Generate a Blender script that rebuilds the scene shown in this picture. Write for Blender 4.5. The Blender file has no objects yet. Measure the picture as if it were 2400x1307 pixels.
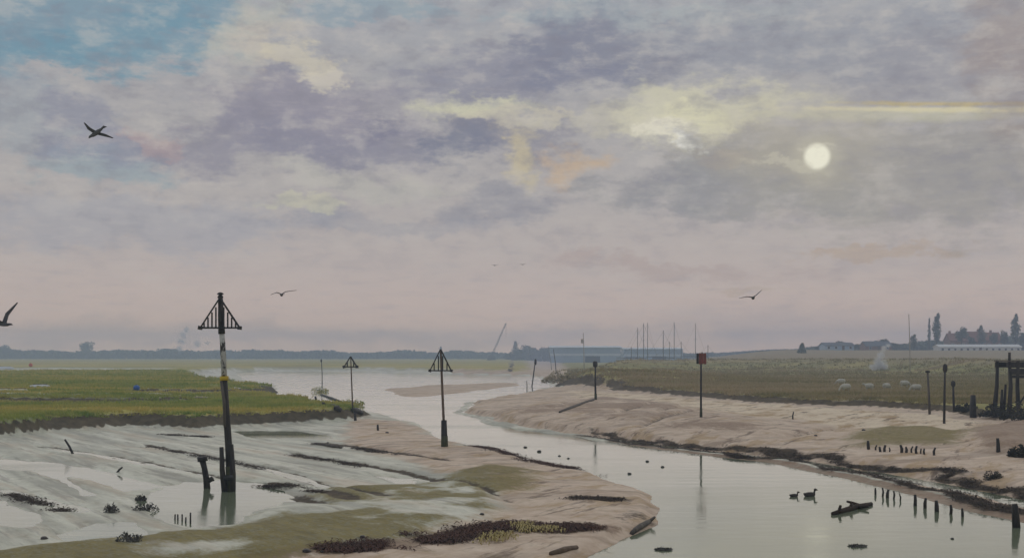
import bpy, bmesh, math, random
import numpy as np
from mathutils import Vector, Matrix

S = bpy.context.scene
COL = S.collection
R = math.radians
random.seed(7)

# ------------------------------------------------------------------ camera
H, F, HY, CX = 4.5, 2800.0, 832.0, 1200.0      # eye height (m), focal length / horizon row / centre column in photo pixels
cam = bpy.data.cameras.new('camera'); cam_o = bpy.data.objects.new('camera', cam); COL.objects.link(cam_o)
cam_o.location = (0, 0, H); cam_o.rotation_euler = (R(90), 0, 0)
cam.sensor_width = 36; cam.lens = 36 * F / 2400
cam.shift_y = (HY - 653.5) / 2400
cam.clip_start = 0.1; cam.clip_end = 12000
S.camera = cam_o

def lin(c):
    return tuple(((v/255)/12.92 if v/255 <= .04045 else ((v/255+.055)/1.055)**2.4) for v in c)

# ------------------------------------------------------------------ exposure
S.view_settings.view_transform = 'Standard'; S.view_settings.look = 'None'
S.view_settings.exposure = .12; S.view_settings.gamma = 1; S.view_settings.use_curve_mapping = False
S.cycles.volume_bounces = 1
S.cycles.max_bounces = 6
S.cycles.volume_step_rate = 2

# ------------------------------------------------------------------ world: Nishita clear sky with broken evening cloud
def azel(px, py):
    x, z = (px-CX)/F, (HY-py)/F
    return math.degrees(math.atan(x)), math.degrees(math.atan(z/math.hypot(1, x)))
SUN_AZ, SUN_EL = azel(1915, 367)
world = bpy.data.worlds.new('World'); S.world = world; world.use_nodes = True
nt = world.node_tree; nt.nodes.clear(); N = nt.nodes; L = nt.links
def node(t, **k):
    n = N.new(t)
    for a, v in k.items(): setattr(n, a, v)
    return n
def math_(op, a, b=None, c=None, clamp=False):
    n = node('ShaderNodeMath', operation=op); n.use_clamp = clamp
    for i, v in enumerate((a, b, c)):
        if v is None: continue
        if isinstance(v, (int, float)): n.inputs[i].default_value = v
        else: L.new(v, n.inputs[i])
    return n.outputs[0]
def vmath(op, a, b=None, scale=None):
    n = node('ShaderNodeVectorMath', operation=op)
    for i, v in enumerate((a, b)):
        if v is None: continue
        if isinstance(v, tuple): n.inputs[i].default_value = v
        else: L.new(v, n.inputs[i])
    if scale is not None: n.inputs['Scale'].default_value = scale
    return n
def mixc(f, a, b):
    n = node('ShaderNodeMix', data_type='RGBA')
    for i, v in ((0, f), (6, a), (7, b)):
        if isinstance(v, (int, float)): n.inputs[i].default_value = v
        elif isinstance(v, tuple): n.inputs[i].default_value = (*v, 1)
        else: L.new(v, n.inputs[i])
    return n.outputs[2]
tc = node('ShaderNodeTexCoord')
dirn = vmath('NORMALIZE', tc.outputs['Generated']).outputs[0]
sep = node('ShaderNodeSeparateXYZ'); L.new(dirn, sep.inputs[0])
az = math_('MULTIPLY', math_('ARCTAN2', sep.outputs[0], sep.outputs[1]), 57.29578)
el = math_('MULTIPLY', math_('ARCSINE', sep.outputs[2]), 57.29578)
comb = node('ShaderNodeCombineXYZ'); L.new(az, comb.inputs[0]); L.new(el, comb.inputs[1])
def sky_noise(scale, detail, rough, stretch, off=0.0):
    m = node('ShaderNodeMapping'); m.inputs['Scale'].default_value = (1, 1, stretch); m.inputs['Location'].default_value = (off, off*.7, off*.3)
    L.new(dirn, m.inputs[0])
    n = node('ShaderNodeTexNoise'); n.inputs['Scale'].default_value = scale; n.inputs['Detail'].default_value = detail
    n.inputs['Roughness'].default_value = rough; L.new(m.outputs[0], n.inputs[0])
    return n
warp = sky_noise(9, 8, .68, 1.7)
warp_v = vmath('SCALE', vmath('SUBTRACT', warp.outputs['Color'], (.5, .5, .5)).outputs[0], scale=7.0).outputs[0]
wv = node('ShaderNodeVectorMath', operation='MULTIPLY'); L.new(warp_v, wv.inputs[0]); wv.inputs[1].default_value = (1.5, .75, 0)
P_sky = vmath('ADD', comb.outputs[0], wv.outputs[0]).outputs[0]
n_big = sky_noise(16, 7, .62, 2.2, 3.1).outputs[0]
n_fine = sky_noise(38, 6, .65, 2.6, 8.4).outputs[0]
n_mix = math_('ADD', math_('MULTIPLY', math_('SUBTRACT', n_big, .5), 1.5), math_('MULTIPLY', math_('SUBTRACT', n_fine, .5), 1.9))
# height ramp of the veiled sky
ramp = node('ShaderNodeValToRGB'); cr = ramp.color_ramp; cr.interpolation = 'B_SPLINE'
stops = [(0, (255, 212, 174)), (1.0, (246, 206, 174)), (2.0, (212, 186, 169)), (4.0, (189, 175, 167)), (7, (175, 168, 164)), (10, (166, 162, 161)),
         (13, (161, 159, 161)), (18, (155, 159, 166)), (40, (170, 174, 182)), (90, (184, 187, 193))]  # overhead stops, out of view, brightened to add light on the ground
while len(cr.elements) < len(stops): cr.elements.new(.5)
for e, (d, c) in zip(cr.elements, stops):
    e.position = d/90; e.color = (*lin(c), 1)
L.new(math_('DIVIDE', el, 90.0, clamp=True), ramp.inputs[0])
skyt = node('ShaderNodeTexSky', sky_type='NISHITA'); skyt.sun_disc = False
skyt.sun_elevation = R(SUN_EL); skyt.sun_rotation = R(SUN_AZ); skyt.air_density = 1.2; skyt.dust_density = 1.0; skyt.ozone_density = 1.5
nish = vmath('SCALE', skyt.outputs[0], scale=0.08).outputs[0]
blue = mixc(.75, nish, lin((86, 134, 158)))
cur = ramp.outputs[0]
# general mottling: soft lilac shade and pale gaps everywhere above the horizon band
elfac = node('ShaderNodeMapRange', interpolation_type='SMOOTHSTEP'); L.new(el, elfac.inputs[0])
elfac.inputs[1].default_value = 1; elfac.inputs[2].default_value = 9
def smooth(v, a, b, lo=0, hi=1):
    n = node('ShaderNodeMapRange', interpolation_type='SMOOTHSTEP'); L.new(v, n.inputs[0])
    for i, q in ((1, a), (2, b), (3, lo), (4, hi)): n.inputs[i].default_value = q
    return n.outputs[0]
hi_el = smooth(el, 14, 22)
open_n = sky_noise(3.2, 4, .55, 1.6, 1.7).outputs[0]
cur = mixc(math_('MULTIPLY', math_('MULTIPLY', smooth(open_n, .5, .66), hi_el), .85), cur, blue)
cur = mixc(math_('MULTIPLY', math_('MULTIPLY', smooth(n_big, .5, .72), elfac.outputs[0]), .45), cur, lin((140, 138, 149)))
cur = mixc(math_('MULTIPLY', math_('MULTIPLY', smooth(n_big, .5, .3), elfac.outputs[0]), .35), cur, lin((176, 172, 168)))
D2P = math.degrees(1/F)
def cloud(px, py, rx, ry, col, strength=.7, soft=.38, rag=1.05, rot=0, crisp=None, straight=False):
    global cur
    a, e = azel(px, py)
    (a0, e0), (a1, e1) = azel(px-200, py), azel(px+200, py); rot += math.degrees(math.atan2(e1-e0, a1-a0))
    m = node('ShaderNodeMapping', vector_type='TEXTURE')
    m.inputs['Location'].default_value = (a, e, 0); m.inputs['Rotation'].default_value = (0, 0, R(rot))
    m.inputs['Scale'].default_value = (rx*D2P, ry*D2P, 1)
    L.new(comb.outputs[0] if crisp or straight else P_sky, m.inputs[0])
    sx = node('ShaderNodeVectorMath', operation='MULTIPLY'); L.new(m.outputs[0], sx.inputs[0]); sx.inputs[1].default_value = (1, 1, 0)
    r = vmath('LENGTH', sx.outputs[0]).outputs['Value']
    v = r if crisp else math_('MULTIPLY_ADD', n_mix, -rag, r)
    f = smooth(v, 1+soft, 1-soft, 0, strength if crisp else strength*.88)
    if isinstance(col, tuple):
        g_ = sum(col)/3; k_ = .22 if col[2] == max(col) else 0
        col = lin(tuple(v*(1-k_)+g_*k_ for v in col))
    cur = mixc(f, cur, col)
BL = blue
# open blue, upper left
cloud(130, 40, 330, 110, BL, .8); cloud(330, 110, 240, 60, BL, .8); cloud(60, 120, 160, 60, BL, .7); cloud(470, 30, 170, 50, BL, .75)
cloud(900, 10, 200, 26, BL, .55); cloud(1330, 30, 160, 22, BL, .45); cloud(1680, 30, 200, 26, BL, .4); cloud(240, 400, 110, 40, (126, 156, 168), .6)
cloud(90, 270, 160, 90, (140, 155, 166), .5)
# lilac cumulus
cloud(190, 262, 90, 48, (132, 130, 150), .65); cloud(255, 350, 90, 36, (132, 132, 154), .6)
cloud(640, 265, 170, 80, (134, 129, 147), .8, .45); cloud(620, 345, 250, 60, (134, 130, 147), .8, .4); cloud(850, 355, 230, 50, (130, 128, 147), .75, .4)
cloud(800, 260, 170, 70, (146, 140, 153), .6); cloud(1150, 180, 200, 70, (130, 130, 149), .75, .45); cloud(1400, 120, 190, 80, (116, 120, 142), .85, .5)
cloud(1330, 185, 170, 40, (122, 125, 146), .7); cloud(1200, 320, 170, 55, (132, 129, 143), .75, .4); cloud(1095, 350, 90, 36, (108, 114, 138), .7, .5, rot=20)
cloud(860, 308, 60, 22, (114, 113, 137), .7, .5, rot=15); cloud(620, 190, 60, 14, (118, 116, 140), .5); cloud(1190, 470, 120, 45, (132, 133, 146), .6)
cloud(1900, 90, 330, 70, (138, 142, 154), .6); cloud(2200, 170, 260, 60, (146, 144, 152), .6)
cloud(330, 540, 380, 60, (150, 154, 167), .5); cloud(900, 530, 260, 24, (146, 145, 154), .5)
# cream lights
cloud(620, 95, 110, 60, (198, 188, 170), .65, .6, rot=35); cloud(700, 150, 60, 40, (206, 196, 170), .6); cloud(735, 200, 50, 20, (204, 196, 176), .7)
cloud(1110, 268, 120, 20, (206, 203, 172), .85, .75, 1.2); cloud(1230, 285, 150, 16, (196, 188, 168), .6); cloud(1240, 370, 34, 46, (198, 184, 146), .75, .75, 1.2); cloud(1370, 385, 54, 34, (196, 166, 128), .7, .75, 1.2)
cloud(1630, 240, 190, 50, (204, 199, 172), .85, .5); cloud(1560, 310, 110, 42, (206, 201, 178), .85, .5); cloud(1420, 290, 120, 30, (190, 184, 164), .6); cloud(1660, 275, 70, 30, (214, 209, 176), .7)
cloud(690, 492, 110, 14, (194, 190, 164), .65); cloud(840, 440, 190, 24, (178, 175, 165), .6); cloud(1590, 318, 80, 26, (226, 220, 200), .8); cloud(1620, 335, 44, 16, (232, 230, 222), .8); cloud(1610, 395, 24, 28, (200, 200, 200), .6)
# olive grey bank round the sun
cloud(1800, 385, 230, 70, (138, 135, 129), .75, .45); cloud(2150, 410, 330, 110, (146, 142, 136), .75, .5); cloud(1720, 455, 300, 40, (137, 136, 139), .65); cloud(1560, 430, 130, 36, (144, 142, 144), .6)
cloud(1720, 370, 60, 26, (158, 148, 138), .6); cloud(1820, 320, 60, 26, (160, 156, 152), .55); cloud(2050, 330, 110, 40, (156, 152, 148), .5)
cloud(2060, 270, 320, 12, (190, 186, 160), .7, .7, .7, straight=True); cloud(2210, 257, 260, 5, (214, 204, 164), .85, .8, 1.3, straight=True); cloud(2230, 244, 150, 4, (194, 172, 96), .65, .8, 1.5, straight=True)
cloud(2395, 110, 90, 150, (148, 130, 122), .55, .8)
# low peach bars
cloud(2020, 588, 180, 13, (178, 154, 128), .55); cloud(1560, 628, 260, 28, (172, 152, 144), .6); cloud(1780, 665, 90, 8, (176, 152, 120), .4); cloud(345, 330, 34, 26, (178, 152, 146), .5)
cloud(600, 790, 700, 26, (182, 162, 150), .5, .7); cloud(1900, 760, 420, 40, (174, 162, 158), .4, .7)
# fine wind-drawn streaking through everything
n_st = sky_noise(26, 7, .7, 7.0, 5.3).outputs[0]; n_st2 = sky_noise(60, 5, .7, 3.0, 2.3).outputs[0]
cur = mixc(math_('MULTIPLY', smooth(n_st, .5, .75), .22), cur, lin((196, 188, 180))); cur = mixc(math_('MULTIPLY', smooth(n_st, .5, .25), .22), cur, lin((134, 134, 146)))
cur = mixc(math_('MULTIPLY', smooth(n_st2, .52, .75), .14), cur, lin((200, 190, 182))); cur = mixc(math_('MULTIPLY', smooth(n_st2, .48, .25), .14), cur, lin((128, 130, 142)))
n_bil = sky_noise(34, 9, .62, 1.9, 6.6).outputs[0]
cur = mixc(math_('MULTIPLY', math_('MULTIPLY', smooth(n_bil, .5, .68), elfac.outputs[0]), .30), cur, lin((198, 191, 182)))
cur = mixc(math_('MULTIPLY', math_('MULTIPLY', smooth(n_bil, .5, .34), elfac.outputs[0]), .32), cur, lin((124, 122, 133)))
# the veiled sun itself
cloud(1900, 355, 170, 110, (186, 177, 156), .42, .9, .7); cloud(1915, 367, 46, 46, (190, 184, 162), .5, .6, crisp=True)
cloud(1915, 367, 28, 28, (238, 234, 212), .95, .24, crisp=True)
cloud(1880, 382, 60, 7, (196, 190, 170), .55, .7, 1.4); cloud(1945, 352, 46, 6, (206, 200, 182), .4, .7, 1.4)
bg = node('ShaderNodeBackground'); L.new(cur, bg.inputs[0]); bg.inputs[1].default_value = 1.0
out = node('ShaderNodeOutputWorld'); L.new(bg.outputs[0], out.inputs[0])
world.cycles.sampling_method = 'MANUAL'; world.cycles.sample_map_resolution = 1024

# ------------------------------------------------------------------ sun
sun = bpy.data.lights.new('sun', 'SUN'); sun.energy = .9; sun.angle = R(120); sun.color = (1, .9, .74)
sun_o = bpy.data.objects.new('sun', sun); COL.objects.link(sun_o)
sd_ = Vector((math.sin(R(SUN_AZ))*math.cos(R(SUN_EL)), math.cos(R(SUN_AZ))*math.cos(R(SUN_EL)), math.sin(R(SUN_EL))))
sun_o.rotation_euler = (-sd_).to_track_quat('-Z', 'Y').to_euler(); sun_o.location = sd_*80 + Vector((0, 0, 40))

# ================================================================== helpers
def Pz(px, py, z=0.0):
    D = (H-z)*F/(py-HY)
    return (px-CX)/F*D, D
def at(px, py, D):
    return Vector(((px-CX)/F*D, D, H-(py-HY)/F*D))

def hsh(ix, iy, seed):
    h = (ix.astype(np.int64)*374761393 + iy.astype(np.int64)*668265263 + seed*1442695041) & 0x7fffffff
    h = ((h ^ (h >> 13))*1274126177) & 0x7fffffff
    h = h ^ (h >> 16)
    return (h & 0xffff)/65535.0
def vnoise(x, y, seed):
    ix, iy = np.floor(x), np.floor(y); fx, fy = x-ix, y-iy
    fx = fx*fx*(3-2*fx); fy = fy*fy*(3-2*fy)
    a, b = hsh(ix, iy, seed), hsh(ix+1, iy, seed); c, d = hsh(ix, iy+1, seed), hsh(ix+1, iy+1, seed)
    return (a+(b-a)*fx)*(1-fy) + (c+(d-c)*fx)*fy
def fbm(x, y, size, octv=4, seed=1):
    v = np.zeros_like(x); amp = .5; s = 1/size; tot = 0
    for o in range(octv):
        v += amp*vnoise(x*s+o*17.3, y*s-o*9.1, seed+o); tot += amp; amp *= .5; s *= 2.03
    return v/tot*2-1
def sstep(a, b, v):
    t = np.clip((v-a)/(b-a), 0, 1); return t*t*(3-2*t)
def sdpoly(x, y, poly):
    d = np.full_like(x, 1e18); ins = np.zeros(x.shape, bool); n = len(poly)
    for i in range(n):
        ax, ay = poly[i]; bx, by = poly[(i+1) % n]
        ex, ey = bx-ax, by-ay; wx, wy = x-ax, y-ay
        t = np.clip((wx*ex+wy*ey)/(ex*ex+ey*ey+1e-12), 0, 1)
        d = np.minimum(d, (wx-ex*t)**2+(wy-ey*t)**2)
        if ay != by:
            c = ((ay <= y) & (by > y)) | ((by <= y) & (ay > y))
            ins ^= c & (x < ax+(y-ay)/(by-ay)*ex)
    d = np.sqrt(d); return np.where(ins, -d, d)
def sdline(x, y, pts):
    d = np.full_like(x, 1e18)
    for (ax, ay), (bx, by) in zip(pts[:-1], pts[1:]):
        ex, ey = bx-ax, by-ay; wx, wy = x-ax, y-ay
        t = np.clip((wx*ex+wy*ey)/(ex*ex+ey*ey+1e-12), 0, 1)
        d = np.minimum(d, (wx-ex*t)**2+(wy-ey*t)**2)
    return np.sqrt(d)
def pw(pts, z=0.0): return [Pz(px, py, z) for px, py in pts]

# ------------------------------------------------------------------ outlines of the creek, marshes and banks (on the ground, metres)
CREEK = pw([(548, 870), (575, 890), (650, 908), (610, 932), (700, 944), (790, 954), (870, 966), (960, 987), (1045, 1036), (1120, 1050), (1180, 1056),
            (1250, 1082), (1400, 1114), (1490, 1142), (1552, 1190), (1535, 1228), (1440, 1275), (1330, 1330), (1150, 1480), (900, 1700),
            (3000, 1700), (3000, 1350), (2400, 1224), (2250, 1190), (2100, 1150), (1950, 1115), (1800, 1085), (1600, 1060), (1450, 1038), (1300, 1018),
            (1150, 994), (1070, 968), (1088, 946), (1190, 928), (1300, 908), (1276, 890), (1246, 880), (1000, 875), (830, 870)])
BAR = pw([(895, 933), (850, 922), (860, 910), (960, 902), (1080, 897), (1230, 896), (1262, 904), (1150, 917), (1070, 928), (985, 934)])
LMARSH = pw([(-900, 1062), (0, 1021), (150, 1006), (300, 997), (450, 1003), (560, 998), (700, 994), (820, 987), (848, 978), (745, 958), (660, 946),
             (600, 936), (640, 917), (560, 903), (490, 891), (455, 878), (560, 869), (700, 867.5), (830, 867.5), (1000, 872.5), (1240, 877), (1258, 868), (1258, 840), (-3500, 840), (-3500, 1000)], .1)
RMARSH = pw([(1302, 868), (1306, 890), (1320, 901), (1400, 909), (1450, 917), (1600, 933), (1750, 946), (1900, 954), (2000, 958), (2180, 969),
             (2300, 986), (2400, 992), (3200, 1015), (4200, 840), (1302, 840)], .38)
OLIVE = pw([(-300, 1330), (0, 1296), (250, 1268), (480, 1252), (600, 1226), (700, 1192), (790, 1152), (900, 1150), (1000, 1142), (1130, 1104), (1235, 1112), (1225, 1150), (1180, 1200), (1130, 1230), (1000, 1270), (760, 1312), (560, 1360), (-300, 1420)])
PINK = pw([(860, 990), (930, 995), (1040, 1050), (1180, 1066), (1240, 1092), (1400, 1122), (1500, 1150), (1550, 1200), (1500, 1250), (1380, 1300), (1100, 1420), (700, 1330), (1000, 1290), (1160, 1240),
           (1200, 1190), (1190, 1130), (1060, 1104), (930, 1072), (830, 1030)])
CREAM = pw([(1420, 922), (1620, 936), (1900, 958), (2180, 976), (2300, 995), (2280, 1015), (2050, 1010), (1900, 990), (1750, 985), (1640, 970), (1500, 945), (1330, 935), (1340, 915)], .38)
ROLIVE = pw([(1980, 1030), (2060, 1008), (2180, 1010), (2280, 1022), (2250, 1050), (2130, 1046), (2050, 1052), (1990, 1048)], .35)
RBROWN = pw([(2270, 1020), (2340, 1000), (2480, 985), (2600, 1060), (2400, 1066), (2290, 1060)], .4)
MOUND = pw([(1130, 975), (1250, 955), (1380, 940), (1480, 942), (1620, 962), (1760, 985), (1880, 995), (1820, 1030), (1600, 1020), (1350, 1000)], .3)
RILLS = [pw(p) for p in (
    [(100, 1048), (200, 1062), (330, 1084), (480, 1112), (560, 1130)],
    [(340, 1043), (420, 1058), (540, 1080), (640, 1102), (760, 1140), (900, 1180)],
    [(740, 1040), (830, 1052), (930, 1070), (1060, 1092)],
    [(690, 1064), (800, 1082), (940, 1108), (1100, 1150), (1200, 1196)],
    [(610, 1132), (700, 1140), (760, 1160), (830, 1190)],
    [(590, 1145), (680, 1168), (770, 1196)],
    [(10, 1148), (90, 1172), (170, 1196)],
    [(80, 1096), (150, 1122), (210, 1160)])]
RRILLS = [pw(p, .3) for p in ([(1395, 937), (1350, 950), (1290, 972)], [(1540, 955), (1490, 972), (1430, 985)], [(1640, 975), (1560, 994), (1500, 1010)],
                              [(1600, 962), (1530, 988)], [(2040, 1000), (1940, 1010), (1850, 1030)])]
GULLY = [pw(p, .9) for p in ([(-200, 942), (0, 932), (180, 936), (330, 932), (440, 936), (470, 930)], [(310, 916), (400, 913), (500, 914), (560, 918)],
                             [(-200, 868), (60, 866), (250, 864), (390, 866)], [(880, 852), (960, 851)])]
TERR = pw([(-400, 950), (0, 941), (200, 943), (440, 939), (480, 933), (420, 928), (300, 924), (330, 919), (480, 921), (560, 920), (600, 914), (545, 905), (490, 894), (450, 881), (520, 866),
           (700, 862), (830, 862), (1000, 866), (1200, 868), (1200, 840), (-3500, 840), (-3500, 960)], .95)
LAGOON = pw([(-300, 862), (150, 860.5), (400, 861), (380, 864.5), (150, 865.5), (0, 868), (-300, 869)], 1.25)
POOLS = [pw(p) for p in ([(430, 1128), (600, 1126), (690, 1150), (640, 1195), (570, 1238), (450, 1240), (330, 1215), (300, 1180)], [(-50, 1068), (120, 1082), (260, 1106), (400, 1140), (300, 1150), (150, 1118), (-50, 1092)],
         [(-60, 1160), (70, 1208), (60, 1232), (-60, 1228)], [(120, 1252), (300, 1226), (330, 1262), (180, 1280)], [(860, 1112), (960, 1122), (1100, 1160), (1060, 1166), (940, 1140)], [(560, 1010), (700, 1008), (800, 1020), (760, 1030), (600, 1026)])]
WRACK = pw([(560, 1330), (760, 1300), (900, 1288), (1050, 1268), (1200, 1247), (1300, 1252), (1400, 1246)], .1)
XC = sorted([(Pz(px, py)[1], px) for px, py in ((1000, 860), (1100, 900), (1000, 945), (1070, 985), (1250, 1045), (1500, 1090), (1800, 1150), (2000, 1210), (2300, 1300))])
XC_D = np.array([d for d, _ in XC]); XC_P = np.array([p for _, p in XC])

def terrain(x, y, zones=False):
    x = np.atleast_1d(np.asarray(x, float)); y = np.atleast_1d(np.asarray(y, float))
    D = np.maximum(y, 8.0); ang = x/D
    dC = sdpoly(x, y, CREEK) + .45*fbm(x, y, 3.5, 4, 11)*np.clip(D/50, .5, 3)
    right = ang > (np.interp(D, XC_D, XC_P)-CX)/F
    # streaky tidal flat, pools lie along the run of the ebb
    ux, uy = .54, -.84
    a, b = x*ux+y*uy, -x*uy+y*ux
    streak = fbm(a/7, b, 2.2, 4, 21); fine = fbm(x, y, .9, 3, 31)
    zl = .062 + .085*streak + .02*fine + .012*fbm(a/3, b, .35, 2, 33)
    o = dC > 0
    for k, pl in enumerate(POOLS):
        zl = zl - .16*sstep(.6, -.8, sdpoly(x, y, pl) + .8*fbm(a/4, b, 1.6, 4, 110+k))
    zl = zl + .10*np.exp(-((dC-3.0)/3.5)**2)*o*np.clip((D-20)/12, 0, 1)
    wd = np.clip(.55+2.6*(ang-.05), .5, 1.5)                     # the weedy ledge widens to the right
    dW = dC/wd
    zr = .11*np.exp(-((dW-.7)/.5)**2)*(.6+.8*np.clip(fbm(x, y, 2.2, 3, 42)+.3, 0, 1)) + .30*sstep(1.9, 3.0, dW) + .24*(1-np.exp(-np.maximum(dW-2.4, 0)/6)) + .06*fbm(x, y, 5, 4, 41)*sstep(1.8, 3, dW) + .02*fine - .03*np.exp(-((dW-1.55)/.35)**2) + .07*fbm((x*.94-y*.34)*1.0, (x*.34+y*.94)/7, 1.3, 4, 43)*sstep(2, 4, dW)
    z = np.where(right, zr, zl)
    sdo = sdpoly(x, y, OLIVE) + 1.2*fbm(x, y, 4, 4, 51); olive = sstep(1.2, -1.6, sdo)
    z = z + .22*olive*(~right) + .05*olive*fbm(x, y, 1.4, 3, 52)
    pink = sstep(2.2, -1.0, sdpoly(x, y, PINK) + 1.0*fbm(x, y, 3, 4, 53)); z = z + .07*pink*(~right)
    rol = sstep(.8, -1.2, sdpoly(x, y, ROLIVE) + .6*fbm(x, y, 2, 3, 54)); z = z + (.16+.08*fbm(x, y, 1.5, 3, 154))*rol
    rbr = sstep(.8, -1.6, sdpoly(x, y, RBROWN) + .6*fbm(x, y, 2, 3, 55)); z = z + .45*rbr
    mnd = sstep(2.5, -4, sdpoly(x, y, MOUND) + 1.2*fbm(x, y, 5, 4, 56)); z = z + .38*mnd
    cream = sstep(1.5, -2, sdpoly(x, y, CREAM) + 2*fbm(x, y, 5, 4, 57))
    bar = sstep(3, -5, sdpoly(x, y, BAR) + 3*fbm(x, y, 9, 3, 58))
    rill = np.zeros_like(x)
    for k, rl in enumerate(RILLS):
        d = sdline(x, y, rl) + .35*fbm(x, y, 2.5, 3, 60+k); rill = np.maximum(rill, np.exp(-(d/.30)**2))
    rrill = np.zeros_like(x)
    for k, rl in enumerate(RRILLS):
        d = sdline(x, y, rl) + .3*fbm(x, y, 2.5, 3, 70+k); rrill = np.maximum(rrill, np.exp(-(d/.35)**2))
    z = z - .09*rill - .22*rrill
    bed = -.06 - .12*np.minimum(-dC, 4)
    z = np.where(dC < 0, bed, z*sstep(0, .5, dC) + .004)
    z = np.where((dC < 0) & (bar > 0), bed + bar*(.10-bed+.05*fbm(x, y, 8, 3, 59)), z)
    # salt marsh with its little cliff
    rag = (1.3*fbm(x, y, 6, 5, 81)+.5*fbm(x, y, 1.6, 3, 80))*np.clip(D/70, .6, 2.5)
    dl = sdpoly(x, y, LMARSH) + rag; dr = sdpoly(x, y, RMARSH) + rag
    sl = 1+.9*fbm(x, y, 3.4, 3, 79); tl = sstep(.5*sl, -.95*sl, dl/np.clip(D/60, 1, 12)); tr = sstep(.5, -1.4, dr/np.clip(D/80, 1, 4))
    gul = np.zeros_like(x)
    for k, gl in enumerate(GULLY):
        d = sdline(x, y, gl)+.8*fbm(x, y, 6, 3, 90+k); gul = np.maximum(gul, np.exp(-(d/(1.2+1.4*(k > 1)))**2))
    zm = .95 + .10*fbm(x, y, 3.2, 4, 83) + .05*fbm(x, y, .8, 2, 84)
    dT = sdpoly(x, y, TERR) + 1.6*fbm(x, y, 6, 4, 82); terr = sstep(.9, -1.1, dT)
    lag = sstep(4, -4, sdpoly(x, y, LAGOON) + 5*fbm(x, y, 25, 3, 85))
    zml = zm + .36*terr - .25*gul*np.clip(-dl/3, 0, 1) - .3*lag
    z = z + (zml-z)*tl
    # right marsh, sea bank and the low hill with the village
    ridge = 2.5*np.exp(-((y-238-40*np.sin(ang*9))/17)**2)*sstep(.055, .10, ang)*(1+.22*fbm(x, y, 26, 4, 86))
    hump = 1.5*np.exp(-((y-165)/22)**2)*sstep(.045, .07, ang)*(1-sstep(.10, .24, ang))*(1+.5*fbm(x, y, 18, 4, 87))
    hill = 5.6*sstep(190, 500, y+25*fbm(x, y, 60, 3, 88))*sstep(.12, .23, ang)
    hill = hill*(1+.10*fbm(x, y, 55, 4, 89)*sstep(.12, .2, ang))
    z = z + (zm+.12+np.maximum(np.maximum(ridge, hill), hump)-z)*tr
    # the sea bank the viewer stands on
    bank = sstep(17, 3, y)*2.9
    z = np.where(bank > .02, np.maximum(z, bank + .05*fine), z)
    far = sstep(330, 380, y)*(1-np.maximum(tl, tr)); z = z*(1-far)+far*.3*0
    if not zones: return z
    grass = np.maximum(tl*(1-.85*np.clip(gul*1.3, 0, 1)), tr); grass = np.maximum(sstep(.62, .93, grass), sstep(.6, 1.5, bank))
    grass = grass*(1-lag*tl)
    tface = sstep(.05, .3, terr)*(1-sstep(.75, .98, terr))*tl*(.5+.9*np.clip(fbm(x, y, 14, 3, 120)+.35, 0, 1)); grass = grass*(1-np.clip(tface*1.1, 0, 1))
    earth = np.clip(tface + np.maximum(sstep(.02, .25, tl)*(1-sstep(.8, 1, tl)), sstep(.02, .25, tr)*(1-sstep(.75, 1, tr))) + tl*gul*1.2, 0, 1)
    earth = np.maximum(earth*sstep(250, 170, D), np.clip(tface*1.7, 0, 1))
    wn = fbm(x, y, 2.0, 4, 95)
    weedr = np.where(right & o, np.maximum(np.exp(-((dW-.75+.5*wn)/.36)**2)*.95, np.exp(-((dW-2.3+.8*wn)/.38)**2)*.8)*sstep(.015, .09, ang), 0)
    wrk = np.exp(-((sdline(x, y, WRACK)+.3*fbm(x, y, 1.5, 3, 130))/.75)**2)
    tawny = np.where(right & o, np.exp(-((dW-.25)/.3)**2)*sstep(.03, .12, ang), 0)
    weedl = rill*.75 + np.where((~right) & o, np.exp(-((dC-.7)/.7)**2)*sstep(-.1, .35, fbm(x, y, 6, 3, 96))*.5*sstep(75, 45, D), 0)
    weed = np.clip(weedr*.95 + weedl + rrill*.55, 0, 1)
    oliv = np.maximum(olive*sstep(-.5, .25, fbm(x, y, 2.4, 4, 97)), rol*.62)
    brown = np.maximum(np.maximum(np.maximum(rbr, tawny), wrk*.95), mnd*.6*(.6+.8*np.clip(fbm(x, y, 4, 3, 98)+.4, 0, 1)))
    sand = np.clip(pink + bar + right*.75*(dC > .8), 0, 1)
    return z, dict(grass=grass, earth=earth, weed=weed, olive=oliv, brown=brown, sand=sand, cream=cream, far_o=np.clip(tl*sstep(230, 300, y), 0, 1), hill=np.clip(tr*np.maximum(.35+hill/4.0, sstep(0.9, 2.2, ridge)*.8), 0, 1))
def gz(x, y): return float(terrain(x, y)[0])
def G(px, py):
    """where the sight line through a photo pixel first meets the ground (or the water)"""
    dmax = 420.0 if py < HY+6 else min(420.0, (H+.6)*F/(py-HY)); lo_, hi_ = 10.0, dmax
    for _ in range(2):
        d = 1/np.linspace(1/lo_, 1/hi_, 160); x = (px-CX)/F*d; zr = H-(py-HY)/F*d
        t = np.maximum(terrain(x, d), 0); k = np.where(zr <= t)[0]; i = int(k[0]) if len(k) else 159
        lo_, hi_ = d[max(i-1, 0)], d[i]
    return Vector((x[i], d[i], t[i]))

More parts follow.
